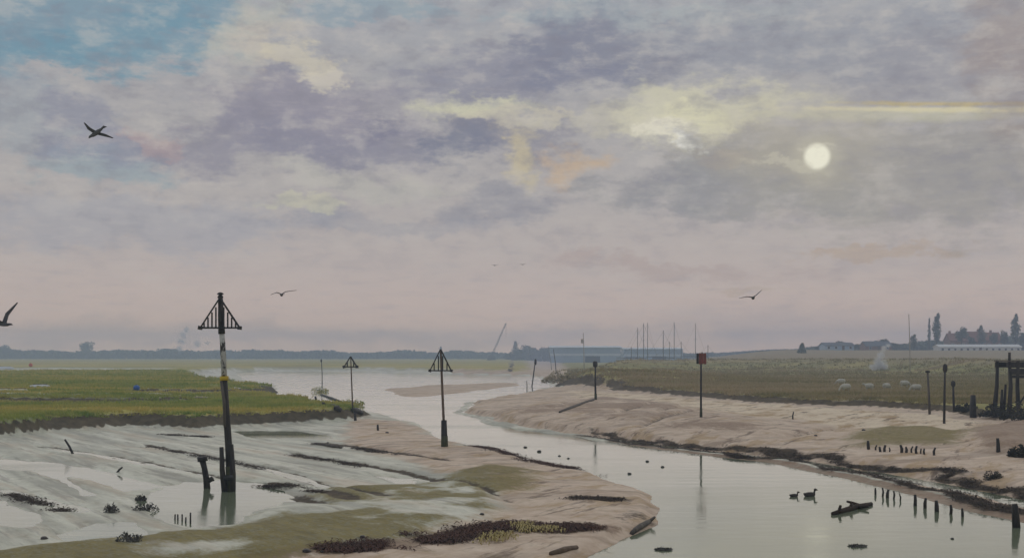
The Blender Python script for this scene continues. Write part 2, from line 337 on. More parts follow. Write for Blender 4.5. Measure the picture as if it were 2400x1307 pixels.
# ------------------------------------------------------------------ materials
def mat(name, col, rough=.8, col2=None, scale=4, bump=0, bscale=None, spec=.3, metallic=0, stretch=(1, 1, 1), detail=6, lo=.35, hi=.65):
    m = bpy.data.materials.new(name); m.use_nodes = True; t = m.node_tree; b = t.nodes['Principled BSDF']
    b.inputs['Roughness'].default_value = rough; b.inputs['Specular IOR Level'].default_value = spec; b.inputs['Metallic'].default_value = metallic
    b.inputs['Base Color'].default_value = (*col, 1)
    if col2 or bump:
        tcn = t.nodes.new('ShaderNodeTexCoord'); mp = t.nodes.new('ShaderNodeMapping'); mp.inputs['Scale'].default_value = stretch
        t.links.new(tcn.outputs['Object'], mp.inputs[0])
        n = t.nodes.new('ShaderNodeTexNoise'); n.inputs['Scale'].default_value = scale; n.inputs['Detail'].default_value = detail; n.inputs['Roughness'].default_value = .65
        t.links.new(mp.outputs[0], n.inputs[0])
        if col2:
            r = t.nodes.new('ShaderNodeMapRange'); r.inputs[1].default_value = lo; r.inputs[2].default_value = hi; t.links.new(n.outputs[0], r.inputs[0])
            x = t.nodes.new('ShaderNodeMix'); x.data_type = 'RGBA'; x.inputs[6].default_value = (*col, 1); x.inputs[7].default_value = (*col2, 1)
            t.links.new(r.outputs[0], x.inputs[0]); t.links.new(x.outputs[2], b.inputs['Base Color'])
        if bump:
            n2 = t.nodes.new('ShaderNodeTexNoise'); n2.inputs['Scale'].default_value = bscale or scale*3; n2.inputs['Detail'].default_value = 5
            t.links.new(mp.outputs[0], n2.inputs[0])
            bp = t.nodes.new('ShaderNodeBump'); bp.inputs['Strength'].default_value = bump; bp.inputs['Distance'].default_value = .03
            t.links.new(n2.outputs[0], bp.inputs['Height']); t.links.new(bp.outputs[0], b.inputs['Normal'])
    return m
M = {}
M['tar'] = mat('tarred_timber', (.018, .016, .014), .6, (.055, .047, .036), 5, .5, 14, stretch=(1, 1, .25))
M['oldwood'] = mat('weathered_timber', (.06, .05, .04), .8, (.16, .14, .115), 6, .5, 16, stretch=(1, 1, .2))
M['brownwood'] = mat('brown_timber', (.10, .065, .04), .8, (.18, .13, .09), 6, .4, 16, stretch=(1, 1, .2))
M['whitepaint'] = mat('flaking_white_paint', (.55, .55, .52), .7, (.05, .045, .04), 7, .3, 20, lo=.5, hi=.56, stretch=(1, 1, .45))
M['yellow'] = mat('yellow_paint', (.62, .44, .03), .55, (.45, .30, .03), 6)
M['red'] = mat('red_paint', (.27, .085, .065), .75, (.16, .06, .05), 6)
M['irondark'] = mat('dark_iron', (.02, .022, .022), .6, (.05, .045, .04), 6)
M['pale'] = mat('pale_pole', (.5, .46, .4), .7, (.38, .34, .3), 4)
M['bark'] = mat('bark', (.05, .04, .03), .9, (.10, .08, .06), 5)
M['leaf'] = mat('far_leaves', (.09, .11, .08), .9, (.16, .17, .10), .25, lo=.4, hi=.6)
M['leaf2'] = mat('poplar_leaves', (.08, .085, .06), .9, (.14, .14, .09), .3, lo=.4, hi=.6)
M['gull'] = mat('gull_plumage', (.05, .05, .055), .8, (.12, .12, .125), 3)
M['duck'] = mat('duck_plumage', (.03, .025, .022), .7, (.07, .055, .045), 9)
M['fleece'] = mat('fleece', (.62, .60, .50), .95, (.45, .43, .36), 6, .6, 30)
M['sheepdark'] = mat('dark_fleece', (.05, .047, .045), .95, (.09, .085, .08), 8)
M['white'] = mat('white_wall', (.78, .77, .74), .8, (.66, .65, .63), .6)
M['roofred'] = mat('red_tiles', (.30, .12, .07), .85, (.22, .09, .06), 2)
M['slate'] = mat('slate', (.09, .10, .12), .8, (.13, .14, .16), 2)
M['shed'] = mat('blue_sheet_cladding', (.42, .52, .62), .6, (.36, .46, .56), .5)
M['shedlight'] = mat('pale_sheet_cladding', (.70, .76, .80), .6, (.62, .68, .74), .5)
M['brick'] = mat('brick', (.28, .15, .10), .9, (.22, .12, .09), 3)
M['glass'] = mat('window_glass', (.03, .035, .04), .15, spec=.6)
M['hullw'] = mat('hull_white', (.6, .6, .58), .4)
M['hullb'] = mat('hull_blue', (.05, .09, .16), .4)
M['alloy'] = mat('mast_alloy', (.16, .17, .19), .5)
M['bluebuoy'] = mat('blue_plastic', (.02, .12, .42), .4)
M['orange'] = mat('orange_plastic', (.6, .14, .06), .5)
M['canvas'] = mat('pale_canvas', (.66, .68, .68), .8)
M['creamc'] = mat('cream_canvas', (.62, .58, .40), .8)
M['stone'] = mat('wet_stone', (.03, .028, .028), .45, (.07, .06, .055), 8, .5, 20)
M['weed'] = mat('bladder_wrack', (.020, .013, .009), .8, (.06, .036, .02), 1.3, spec=.2)
M['weedred'] = mat('red_wrack', (.04, .016, .011), .8, (.085, .034, .02), 1.3, spec=.2)
M['weedyel'] = mat('yellow_wrack', (.46, .37, .14), .6, (.36, .28, .10), 3)
M['algae'] = mat('green_weed_on_timber', (.03, .035, .014), .7, (.085, .085, .03), 6, .6, 14)
M['deadplant'] = mat('dead_plant', (.05, .05, .048), .85, (.12, .115, .10), 3)
M['shrub'] = mat('sea_blite', (.018, .018, .012), .9, (.05, .045, .025), 1.5)

def ground_material():
    m = bpy.data.materials.new('estuary_ground'); m.use_nodes = True; t = m.node_tree; b = t.nodes['Principled BSDF']
    def nd(ty, **k):
        n = t.nodes.new(ty)
        for a, v in k.items(): setattr(n, a, v)
        return n
    tcn = nd('ShaderNodeTexCoord')
    def noise(scale, detail=6, stretch=None, rot=0, rough=.62):
        mp = nd('ShaderNodeMapping'); mp.inputs['Scale'].default_value = stretch or (1, 1, 1)
        if rot:                                       # long axis turned to the direction rot, stretch[0] times as long as wide
            mp.vector_type = 'TEXTURE'; mp.inputs['Rotation'].default_value = (0, 0, rot)
        t.links.new(tcn.outputs['Object'], mp.inputs[0])
        n = nd('ShaderNodeTexNoise'); n.inputs['Scale'].default_value = scale; n.inputs['Detail'].default_value = detail; n.inputs['Roughness'].default_value = rough
        t.links.new(mp.outputs[0], n.inputs[0]); return n.outputs[0]
    def mr(v, a, b_, lo=0, hi=1):
        n = nd('ShaderNodeMapRange'); t.links.new(v, n.inputs[0])
        for i, q in ((1, a), (2, b_), (3, lo), (4, hi)): n.inputs[i].default_value = q
        return n.outputs[0]
    def mx(f, a, c):
        n = nd('ShaderNodeMix', data_type='RGBA')
        for i, v in ((0, f), (6, a), (7, c)):
            if isinstance(v, (int, float)): n.inputs[i].default_value = v
            elif isinstance(v, tuple): n.inputs[i].default_value = (*v, 1)
            else: t.links.new(v, n.inputs[i])
        return n.outputs[2]
    def mm(op, a, c):
        n = nd('ShaderNodeMath', operation=op); n.use_clamp = True
        for i, v in enumerate((a, c)):
            if isinstance(v, (int, float)): n.inputs[i].default_value = v
            else: t.links.new(v, n.inputs[i])
        return n.outputs[0]
    def attr(name):
        n = nd('ShaderNodeAttribute', attribute_name=name); s = nd('ShaderNodeSeparateColor'); t.links.new(n.outputs['Color'], s.inputs[0])
        return s.outputs[0], s.outputs[1], s.outputs[2], n.outputs['Alpha']
    grass, olive, weed, sand = attr('zone_a'); earth, brown, cream, hill = attr('zone_b')
    n1, n2, n3 = noise(.35), noise(1.7, 7), noise(7, 6)
    nz = noise(2.6, 9, (2.2, 1, 1), R(-55), .72); nzf = noise(11, 6, (2, 1, 1), R(-55), .7)
    def frag(v, k=1.1, a=.36, b_=.64):
        q = nd('ShaderNodeMath', operation='SUBTRACT'); t.links.new(mx(.35, nz, nzf), q.inputs[0]); q.inputs[1].default_value = .5
        w = nd('ShaderNodeMath', operation='MULTIPLY_ADD'); t.links.new(q.outputs[0], w.inputs[0]); w.inputs[1].default_value = k; t.links.new(v, w.inputs[2])
        z_ = nd('ShaderNodeMapRange', interpolation_type='SMOOTHSTEP'); t.links.new(w.outputs[0], z_.inputs[0]); z_.inputs[1].default_value = a; z_.inputs[2].default_value = b_
        return z_.outputs[0]
    olive, weed, sand, brown, cream, earth = frag(olive, 1.9, .0, .62), frag(weed, 1.6), frag(sand, 1.1, .2, .7), frag(brown, 1.5), frag(cream, 1.6, .25, .75), frag(earth, 1.2)
    ns = noise(.9, 7, (9, 1, 1), R(-57))            # streaks along the ebb
    ng = noise(.12, 6, (1, 2.2, 1)); ng2 = noise(.6, 6)
    c = mx(mr(mx(.5, n2, nzf), .35, .65), (.42, .42, .32), (.66, .645, .51)); c = mx(mr(nz, .58, .70, 0, .75), c, (.27, .26, .20)); c = mx(mr(noise(2.0, 8, (12, 1, 1), R(-57), .68), .53, .62, 0, .75), c, (.19, .165, .12)); c = mx(mr(noise(.7, 8, (7, 1, 1), R(-55), .66), .52, .64, 0, .7), c, (.42, .32, .20))
    c = mx(mr(ns, .45, .65, 0, .7), c, (.32, .31, .265))
    c = mx(mm('MULTIPLY', sand, .9), c, mx(mr(n2, .3, .7), (.50, .35, .24), (.72, .57, .44)))
    c = mx(mm('MULTIPLY', mm('MULTIPLY', sand, mr(noise(.8, 7, (4, 1, 1), R(20)), .5, .62)), .6), c, (.26, .18, .125))
    nr1 = noise(1.5, 8, (6, 1, 1), R(62), .68); nr2 = noise(.7, 8, (3.5, 1, 1), R(62), .7)
    c = mx(cream, c, mx(mr(nr2, .35, .65), (.80, .67, .49), (.62, .49, .36)))
    c = mx(mm('MULTIPLY', mm('MULTIPLY', sand, mr(nr2, .52, .60)), .7), c, (.40, .26, .12))
    c = mx(mm('MULTIPLY', mm('MULTIPLY', sand, mr(nr1, .57, .64)), .85), c, (.15, .095, .06))
    c = mx(mm('MULTIPLY', brown, mr(n2, .2, .6, .6, 1)), c, mx(mr(n3, .3, .7), (.20, .125, .075), (.38, .26, .18)))
    c = mx(mm('MULTIPLY', olive, mr(nzf, .3, .55, .5, 1)), c, mx(mr(mx(.5, nz, nzf), .36, .64), (.12, .098, .032), (.30, .245, .09)))
    c = mx(mm('MULTIPLY', weed, mr(n2, .25, .5, .55, 1)), c, mx(mr(mx(.5, nz, nzf), .38, .64), (.032, .026, .02), (.125, .088, .052)))
    gcol = mx(mr(ng, .35, .65), (.18, .22, .05), (.37, .34, .09)); gcol = mx(mr(ng2, .35, .7, 0, .6), gcol, (.15, .19, .06))
    gcol = mx(mr(noise(.035, 6, (.5, 2.5, 1)), .46, .58, 0, .8), gcol, (.50, .43, .11)); gcol = mx(mr(noise(.05, 6, (.4, 3, 1)), .54, .64, 0, .8), gcol, (.12, .10, .04))
    hcol = mx(mr(n1, .3, .7), (.38, .28, .19), (.29, .23, .14))
    gcol = mx(mm('MULTIPLY', hill, .9), gcol, hcol)
    faro = attr('zone_c')[0]; gcol = mx(mm('MULTIPLY', faro, mr(noise(.012, 5, (.6, 3, 1)), .38, .6, .15, .9)), gcol, (.55, .44, .17))
    c = mx(grass, c, gcol)
    c = mx(mm('MULTIPLY', earth, .95), c, mx(mr(n2, .3, .7), (.05, .04, .022), (.13, .10, .055)))
    t.links.new(c, b.inputs['Base Color'])
    wet = mr(ns, .35, .65, .30, .62)
    dry = mm('MAXIMUM', mm('MAXIMUM', grass, earth), mm('MAXIMUM', mm('MULTIPLY', cream, .9), mm('MULTIPLY', mm('MAXIMUM', sand, brown), .45)))
    dry = mm('MAXIMUM', dry, mm('MULTIPLY', mm('MAXIMUM', olive, weed), .8))
    rgh = nd('ShaderNodeMix', data_type='FLOAT'); t.links.new(dry, rgh.inputs[0]); t.links.new(wet, rgh.inputs[2]); rgh.inputs[3].default_value = .92
    t.links.new(rgh.outputs[0], b.inputs['Roughness'])
    sp = nd('ShaderNodeMix', data_type='FLOAT'); t.links.new(dry, sp.inputs[0]); sp.inputs[2].default_value = .34; sp.inputs[3].default_value = .12
    t.links.new(sp.outputs[0], b.inputs['Specular IOR Level'])
    bp = nd('ShaderNodeBump'); bp.inputs['Strength'].default_value = .3; bp.inputs['Distance'].default_value = .04
    t.links.new(mx(.5, n2, n3), bp.inputs['Height']); t.links.new(bp.outputs[0], b.inputs['Normal'])
    return m
def water_material():
    m = bpy.data.materials.new('silty_water'); m.use_nodes = True; t = m.node_tree; b = t.nodes['Principled BSDF']
    b.inputs['Base Color'].default_value = (.17, .195, .125, 1); b.inputs['Roughness'].default_value = .06; b.inputs['IOR'].default_value = 1.33
    tcn = t.nodes.new('ShaderNodeTexCoord'); mp = t.nodes.new('ShaderNodeMapping'); mp.inputs['Scale'].default_value = (.5, 1.3, 1); t.links.new(tcn.outputs['Object'], mp.inputs[0])
    n = t.nodes.new('ShaderNodeTexNoise'); n.inputs['Scale'].default_value = 1.1; n.inputs['Detail'].default_value = 5; t.links.new(mp.outputs[0], n.inputs[0])
    bp = t.nodes.new('ShaderNodeBump'); bp.inputs['Strength'].default_value = .13; bp.inputs['Distance'].default_value = .06; t.links.new(n.outputs[0], bp.inputs['Height'])
    t.links.new(bp.outputs[0], b.inputs['Normal'])
    n2 = t.nodes.new('ShaderNodeTexNoise'); n2.inputs['Scale'].default_value = .16; n2.inputs['Detail'].default_value = 4; t.links.new(mp.outputs[0], n2.inputs[0])
    r = t.nodes.new('ShaderNodeMapRange'); r.inputs[1].default_value = .4; r.inputs[2].default_value = .65; r.inputs[3].default_value = .03; r.inputs[4].default_value = .15
    t.links.new(n2.outputs[0], r.inputs[0]); t.links.new(r.outputs[0], b.inputs['Roughness'])
    return m

# ------------------------------------------------------------------ mesh building
class MB:
    def __init__(s): s.v = []; s.f = []
    def add(s, vs, fs):
        o = len(s.v); s.v += [tuple(v) for v in vs]; s.f += [tuple(i+o for i in f) for f in fs]; return s
    def box(s, c, d, rz=0, ry=0):
        m = Matrix.Rotation(rz, 3, 'Z') @ Matrix.Rotation(ry, 3, 'Y'); c = Vector(c)
        vs = [c + m @ Vector((d[0]*x/2, d[1]*y/2, d[2]*z/2)) for x in (-1, 1) for y in (-1, 1) for z in (-1, 1)]
        return s.add(vs, [(0, 1, 3, 2), (4, 6, 7, 5), (0, 4, 5, 1), (2, 3, 7, 6), (0, 2, 6, 4), (1, 5, 7, 3)])
    def tube(s, pts, rad, n=8, jit=0, flat=1.0, rnd=None):
        pts = [Vector(p) for p in pts]; k = len(pts)
        if isinstance(rad, (int, float)): rad = [rad]*k
        vs = []; fs = []; ref = None
        for i, p in enumerate(pts):
            t = (pts[min(i+1, k-1)]-pts[max(i-1, 0)]).normalized()
            if ref is None: ref = Vector((1, 0, 0)) if abs(t.x) < .8 else Vector((0, 0, 1))
            a = (ref - t*ref.dot(t)).normalized(); b = t.cross(a); ref = a
            for j in range(n):
                w = 2*math.pi*j/n; q = rad[i]*(1+(random.uniform(-jit, jit) if jit else 0))
                vs.append(p + a*math.cos(w)*q + b*math.sin(w)*q*flat)
        for i in range(k-1):
            for j in range(n):
                fs.append((i*n+j, i*n+(j+1) % n, (i+1)*n+(j+1) % n, (i+1)*n+j))
        fs.append(tuple(range(n-1, -1, -1))); fs.append(tuple((k-1)*n+j for j in range(n)))
        return s.add(vs, fs)
    def lathe(s, c, prof, n=10, jit=0):
        c = Vector(c); vs = []; fs = []; k = len(prof)
        for r, z in prof:
            for j in range(n):
                w = 2*math.pi*j/n; q = r*(1+(random.uniform(-jit, jit) if jit else 0)); vs.append(c+Vector((q*math.cos(w), q*math.sin(w), z)))
        for i in range(k-1):
            for j in range(n): fs.append((i*n+j, i*n+(j+1) % n, (i+1)*n+(j+1) % n, (i+1)*n+j))
        fs.append(tuple(range(n-1, -1, -1))); fs.append(tuple((k-1)*n+j for j in range(n)))
        return s.add(vs, fs)
    def build(s, name, m, parent=None, smooth=False):
        me = bpy.data.meshes.new(name); me.from_pydata(s.v, [], s.f); me.update()
        if m: me.materials.append(m)
        if smooth: me.polygons.foreach_set('use_smooth', [True]*len(me.polygons))
        o = bpy.data.objects.new(name, me); COL.objects.link(o)
        if parent: o.parent = parent
        return o
def tag(o, label=None, cat=None, group=None, kind=None):
    if label: o['label'] = label
    if cat: o['category'] = cat
    if group: o['group'] = group
    if kind: o['kind'] = kind
    return o
def thing(name, loc, label, cat, group=None, rz=0):
    o = bpy.data.objects.new(name, None); COL.objects.link(o); o.location = loc; o.rotation_euler = (0, 0, rz); o.empty_display_size = .2
    return tag(o, label, cat, group)
def fuse(name, mb, m, voxel, parent=None, it=3):
    """one continuous skin round overlapping lofts"""
    tmp = mb.build(name+'_tmp', m); md = tmp.modifiers.new('r', 'REMESH'); md.mode = 'VOXEL'; md.voxel_size = voxel; md.use_smooth_shade = True
    sm = tmp.modifiers.new('s', 'SMOOTH'); sm.iterations = it; sm.factor = .4
    dg = bpy.context.evaluated_depsgraph_get(); me = bpy.data.meshes.new_from_object(tmp.evaluated_get(dg)); me.name = name
    bpy.data.objects.remove(tmp)
    if not me.materials: me.materials.append(m)
    o = bpy.data.objects.new(name, me); COL.objects.link(o)
    if parent: o.parent = parent
    return o
ORD = ['first', 'second', 'third', 'fourth', 'fifth', 'sixth', 'seventh', 'eighth', 'ninth', 'tenth', 'eleventh', 'twelfth', 'thirteenth', 'fourteenth', 'fifteenth']

# ================================================================== the setting
def build_ground():
    angs = np.concatenate([np.linspace(-180, -60, 14, endpoint=False), np.linspace(-60, -27, 40, endpoint=False), np.linspace(-27, 27, 760, endpoint=False), np.linspace(27, 60, 40, endpoint=False), np.linspace(60, 180, 14, endpoint=False)])
    inv = np.linspace(1/22, 1/420, 520); rad = np.concatenate([[1.0, 3, 6, 9, 12, 14, 16, 18, 20], 1/inv, np.geomspace(440, 1400, 50)])
    A, Rr = np.meshgrid(np.radians(angs), rad)
    x = (Rr*np.sin(A)).ravel(); y = (Rr*np.cos(A)).ravel()
    z, zn = terrain(x, y, True)
    back = sstep(5, -40, y); z = z*(1-back) + back*1.0
    nr, na = len(rad), len(angs)
    x = np.append(x, 0.0); y = np.append(y, 0.0); z = np.append(z, gz(0, 0))
    i, j = np.meshgrid(np.arange(nr-1), np.arange(na), indexing='ij'); j2 = (j+1) % na
    q = np.stack([i*na+j, i*na+j2, (i+1)*na+j2, (i+1)*na+j], -1).reshape(-1, 4)[:, ::-1]
    tri = np.stack([np.full(na, nr*na), (np.arange(na)+1) % na, np.arange(na)], -1)
    me = bpy.data.meshes.new('ground')
    me.vertices.add(len(x)); me.vertices.foreach_set('co', np.stack([x, y, z], -1).astype(np.float32).ravel())
    loops = np.concatenate([q.ravel(), tri.ravel()]); me.loops.add(len(loops)); me.loops.foreach_set('vertex_index', loops.astype(np.int32))
    nq, ntr = len(q), len(tri); me.polygons.add(nq+ntr)
    me.polygons.foreach_set('loop_start', np.concatenate([np.arange(nq)*4, nq*4+np.arange(ntr)*3]).astype(np.int32))
    me.update(calc_edges=True); me.validate()
    me.polygons.foreach_set('use_smooth', np.ones(nq+ntr, bool))
    for nm, ks in (('zone_a', ('grass', 'olive', 'weed', 'sand')), ('zone_b', ('earth', 'brown', 'cream', 'hill')), ('zone_c', ('far_o', 'far_o', 'far_o', 'far_o'))):
        at_ = me.attributes.new(nm, 'FLOAT_COLOR', 'POINT')
        dat = np.stack([np.append(zn[k], 0) for k in ks], -1).astype(np.float32); at_.data.foreach_set('color', dat.ravel())
    me.materials.append(ground_material())
    o = bpy.data.objects.new('ground', me); COL.objects.link(o)
    return tag(o, kind='structure')
build_ground()

def build_water():
    mb = MB(); xs = np.linspace(-140, 150, 30); ys = np.concatenate([np.linspace(12, 120, 28), np.linspace(135, 365, 18)])
    vs = [(x, y, 0) for y in ys for x in xs]; n = len(xs)
    fs = [(j*n+i, j*n+i+1, (j+1)*n+i+1, (j+1)*n+i) for j in range(len(ys)-1) for i in range(n-1)]
    return tag(mb.add(vs, fs).build('water', water_material(), smooth=True), kind='structure')
build_water()

# ------------------------------------------------------------------ grass, wrack and shrub cover (uncountable: stuff)
def rotm(rz): return math.cos(rz), math.sin(rz)
def scatter_grass(name, label, amin, amax, dmin, dmax, n, seed, m, hmin, hmax, edge):
    rng = np.random.default_rng(seed)
    u = rng.random(n); D = 1/(1/dmin + (1/dmax-1/dmin)*u)**1.0; a = rng.uniform(amin, amax, n)
    x, y = D*a, D
    z, zn = terrain(x, y, True)
    keep = (zn['grass'] > (.35 if edge else .6)) & (zn['hill'] < .85)
    keep &= (rng.random(n) < .35 + .65*np.clip(fbm(x, y, 2.5, 3, 201)+.5, 0, 1))
    x, y, z = x[keep], y[keep], z[keep]; k = len(x); nb = 5
    size = np.clip(y/60, 1, 3)
    X = np.repeat(x, nb) + rng.normal(0, .11, k*nb)*np.repeat(size, nb); Y = np.repeat(y, nb) + rng.normal(0, .11, k*nb)*np.repeat(size, nb); Z = np.repeat(z, nb)-.03
    hh = rng.uniform(hmin, hmax, k*nb)*np.repeat(.6+.7*rng.random(k), nb)*np.repeat(np.sqrt(size), nb); w = .035*np.repeat(size, nb)*rng.uniform(.7, 1.5, k*nb); th = rng.uniform(0, 2*np.pi, k*nb)
    lx, ly = rng.normal(0, .45, k*nb)*hh, rng.normal(0, .45, k*nb)*hh
    v = np.empty((k*nb, 3, 3), np.float32)
    v[:, 0] = np.stack([X-np.cos(th)*w, Y-np.sin(th)*w, Z], -1); v[:, 1] = np.stack([X+np.cos(th)*w, Y+np.sin(th)*w, Z], -1); v[:, 2] = np.stack([X+lx, Y+ly, Z+hh], -1)
    me = bpy.data.meshes.new(name); nv = k*nb*3
    me.vertices.add(nv); me.vertices.foreach_set('co', v.ravel()); me.loops.add(nv); me.loops.foreach_set('vertex_index', np.arange(nv, dtype=np.int32))
    me.polygons.add(k*nb); me.polygons.foreach_set('loop_start', (np.arange(k*nb)*3).astype(np.int32)); me.update(calc_edges=True)
    me.materials.append(m); o = bpy.data.objects.new(name, me); COL.objects.link(o)
    return tag(o, label, 'grass', kind='stuff')
def leafmat(name, c1, c2, c3, trans=.35):
    m = mat(name, c1, .75, c2, .35, lo=.38, hi=.62); t = m.node_tree; b = t.nodes['Principled BSDF']
    tcn = t.nodes.new('ShaderNodeTexCoord'); n = t.nodes.new('ShaderNodeTexNoise'); mp_ = t.nodes.new('ShaderNodeMapping'); mp_.inputs['Scale'].default_value = (.5, 2.4, 1); t.links.new(tcn.outputs['Object'], mp_.inputs[0]); n.inputs['Scale'].default_value = .05; n.inputs['Detail'].default_value = 6
    t.links.new(mp_.outputs[0], n.inputs[0]); r = t.nodes.new('ShaderNodeMapRange'); r.inputs[1].default_value = .42; r.inputs[2].default_value = .62; t.links.new(n.outputs[0], r.inputs[0])
    x = t.nodes.new('ShaderNodeMix'); x.data_type = 'RGBA'; x.inputs[7].default_value = (*c3, 1); src = b.inputs['Base Color'].links[0].from_socket
    t.links.new(src, x.inputs[6]); t.links.new(r.outputs[0], x.inputs[0]); t.links.new(x.outputs[2], b.inputs['Base Color'])
    tr = t.nodes.new('ShaderNodeBsdfTranslucent'); t.links.new(x.outputs[2], tr.inputs[0]); mx = t.nodes.new('ShaderNodeMixShader'); mx.inputs[0].default_value = trans
    o = t.nodes['Material Output']; t.links.new(b.outputs[0], mx.inputs[1]); t.links.new(tr.outputs[0], mx.inputs[2]); t.links.new(mx.outputs[0], o.inputs[0])
    return m
M['grassl'] = leafmat('marsh_grass', (.18, .27, .05), (.38, .40, .09), (.56, .46, .13))
M['grassr'] = leafmat('bank_grass', (.20, .185, .075), (.33, .28, .12), (.44, .34, .20))
scatter_grass('marsh_grass', 'green and yellow salt marsh grass covering the left bank', -.62, -.10, 55, 260, 80000, 3, M['grassl'], .08, .22, True)
scatter_grass('bank_grass', 'olive and brown grass covering the marsh on the right bank', .035, .64, 85, 300, 64000, 4, M['grassr'], .10, .26, True)

def scatter_weed(name, label, pts, m, n_strap=9, lmin=.12, lmax=.38, seed=5, lift=.035):
    rng = np.random.default_rng(seed); k = len(pts); p = np.repeat(np.array(pts, float), n_strap, 0); q = len(p)
    p[:, :2] += rng.normal(0, .14, (q, 2)); th = rng.uniform(0, 2*np.pi, q); ln = rng.uniform(lmin, lmax, q)*rng.uniform(.4, 1, q); w = rng.uniform(.008, .022, q)
    d = np.stack([np.cos(th), np.sin(th)], -1); e = np.stack([-d[:, 1], d[:, 0]], -1); z0 = rng.uniform(.0, lift, q); z1 = rng.uniform(.01, lift*1.3, q)
    v = np.empty((q, 6, 3), np.float32)
    for i, (s, zz, ww) in enumerate(((0, z0, .5), (.5, np.maximum(z0, z1)+.02, 1), (1, z1*.4, .35))):
        for j, sg in enumerate((-1, 1)):
            v[:, i*2+j, :2] = p[:, :2] + d*(ln*s)[:, None] + e*(w*ww*sg)[:, None]; v[:, i*2+j, 2] = p[:, 2] + zz
    base = np.arange(q)[:, None]*6
    f = np.concatenate([base+np.array([[0, 1, 3, 2]]), base+np.array([[2, 3, 5, 4]])], 0)
    me = bpy.data.meshes.new(name); me.vertices.add(q*6); me.vertices.foreach_set('co', v.ravel()); me.loops.add(f.size); me.loops.foreach_set('vertex_index', f.ravel().astype(np.int32))
    me.polygons.add(len(f)); me.polygons.foreach_set('loop_start', (np.arange(len(f))*4).astype(np.int32)); me.update(calc_edges=True)
    me.materials.append(m); o = bpy.data.objects.new(name, me); COL.objects.link(o); return tag(o, label, 'seaweed', kind='stuff')
def along(px_pts, width, n, seed, z=.1, dens=None):
    rng = np.random.default_rng(seed); w = np.array([Pz(a, b, z) for a, b in px_pts]); seg = np.linalg.norm(np.diff(w, axis=0), axis=1); cum = np.concatenate([[0], np.cumsum(seg)])
    s = rng.random(n)*cum[-1]; x = np.interp(s, cum, w[:, 0]); y = np.interp(s, cum, w[:, 1]); frac = s/cum[-1]
    ww = width*(.25+.75*np.sin(np.pi*np.clip(frac, .02, .98))**.6); x = x + rng.normal(0, 1, n)*ww*.5; y = y + rng.normal(0, 1, n)*ww*.9
    k = fbm(x, y, .9, 3, seed) > -.16; x, y = x[k], y[k]; zz = np.maximum(terrain(x, y), 0)
    return list(zip(x, y, zz))
# along the right bank of the creek
rng = np.random.default_rng(12); n = 60000; D = rng.uniform(27, 70, n); a = rng.uniform(.05, .50, n); x, y = D*a, D; z, zn = terrain(x, y, True)
k = (zn['weed'] > .55) & (z > .0) & (rng.random(n) < .5*(zn['weed'])); idx = np.where(k)[0][:6000]
scatter_weed('bank_seaweed', 'dark brown seaweed draped along the right bank above the water', list(zip(x[idx], y[idx], z[idx])), M['weed'], 8, .15, .55, 13, .04)
scatter_weed('wrack_line', 'dark red brown strand of seaweed across the foreground mud', along([(760, 1300), (900, 1288), (1050, 1268), (1200, 1247), (1300, 1252), (1390, 1248)], .42, 1000, 14), M['weedred'], 9, .15, .5, 15, .05)
scatter_weed('creek_edge_wrack', 'dark seaweed strand on the left edge of the creek below the second beacon', along([(1110, 1048), (1180, 1062), (1260, 1085), (1340, 1100), (1420, 1108)], .5, 900, 16), M['weedred'], 8, .12, .36, 17)
scatter_weed('rill_wrack', 'thin dark lines of seaweed lying along the runnels of the left mud', sum([along(p, .22, 240, 18+i) for i, p in enumerate((
    [(740, 1040), (830, 1052), (930, 1070)], [(350, 1045), (430, 1060), (540, 1080), (620, 1098)], [(20, 1150), (90, 1172), (165, 1195)], [(690, 1064), (800, 1082), (880, 1098)],
    [(615, 1132), (690, 1138), (750, 1158)], [(370, 1016), (430, 1020), (490, 1022)], [(1330, 1182), (1380, 1178), (1450, 1180)]))], []), M['weed'], 6, .10, .34, 19, .03)
scatter_weed('yellow_weed', 'scraps of pale yellow weed caught in the dark foreground strand', along([(1120, 1276), (1150, 1284), (1180, 1264)], .22, 60, 30) + along([(1222, 1246), (1240, 1262)], .18, 50, 31) + along([(1275, 1256), (1290, 1256)], .15, 25, 32), M['weedyel'], 7, .08, .22, 33, .09)
# blite shrubs below the staging
def shrub(name, c, w, d, h, m, label, cat='shrub', seed=1, n=700, parent=None):
    rng = np.random.default_rng(seed); t = thing(name, c, label, cat)
    mb = MB()
    for i in range(9):
        a_ = random.uniform(0, 6.28); e = Vector((math.cos(a_)*w*.4*random.random(), math.sin(a_)*d*.4*random.random(), h*random.uniform(.5, .95))); mb.tube([(e.x*.2, e.y*.2, -.1), e*.6, e], [.03, .02, .008], 5)
    mb.build('stem', M['bark'], t)
    mb = MB()
    for i in range(n):
        th, r = rng.uniform(0, 6.28), math.sqrt(rng.random()); zz = h*(rng.random()**.8)*math.sqrt(max(0.02, 1-r*r*.8))*(.8+.4*math.sin(th*3+seed))
        p = Vector((math.cos(th)*r*w/2, math.sin(th)*r*d/2, zz)); q = Vector(rng.normal(0, 1, 3)).normalized(); q2 = q.orthogonal().normalized(); s_ = rng.uniform(.05, .12)*max(1, h) if h > .45 else rng.uniform(.02, .07)
        mb.add([p-q*s_, p+q2*s_*(.6 if h > .45 else .25), p+q*s_, p-q2*s_*(.6 if h > .45 else .25)], [(0, 1, 2, 3)])
    mb.build('foliage', m, t); return t
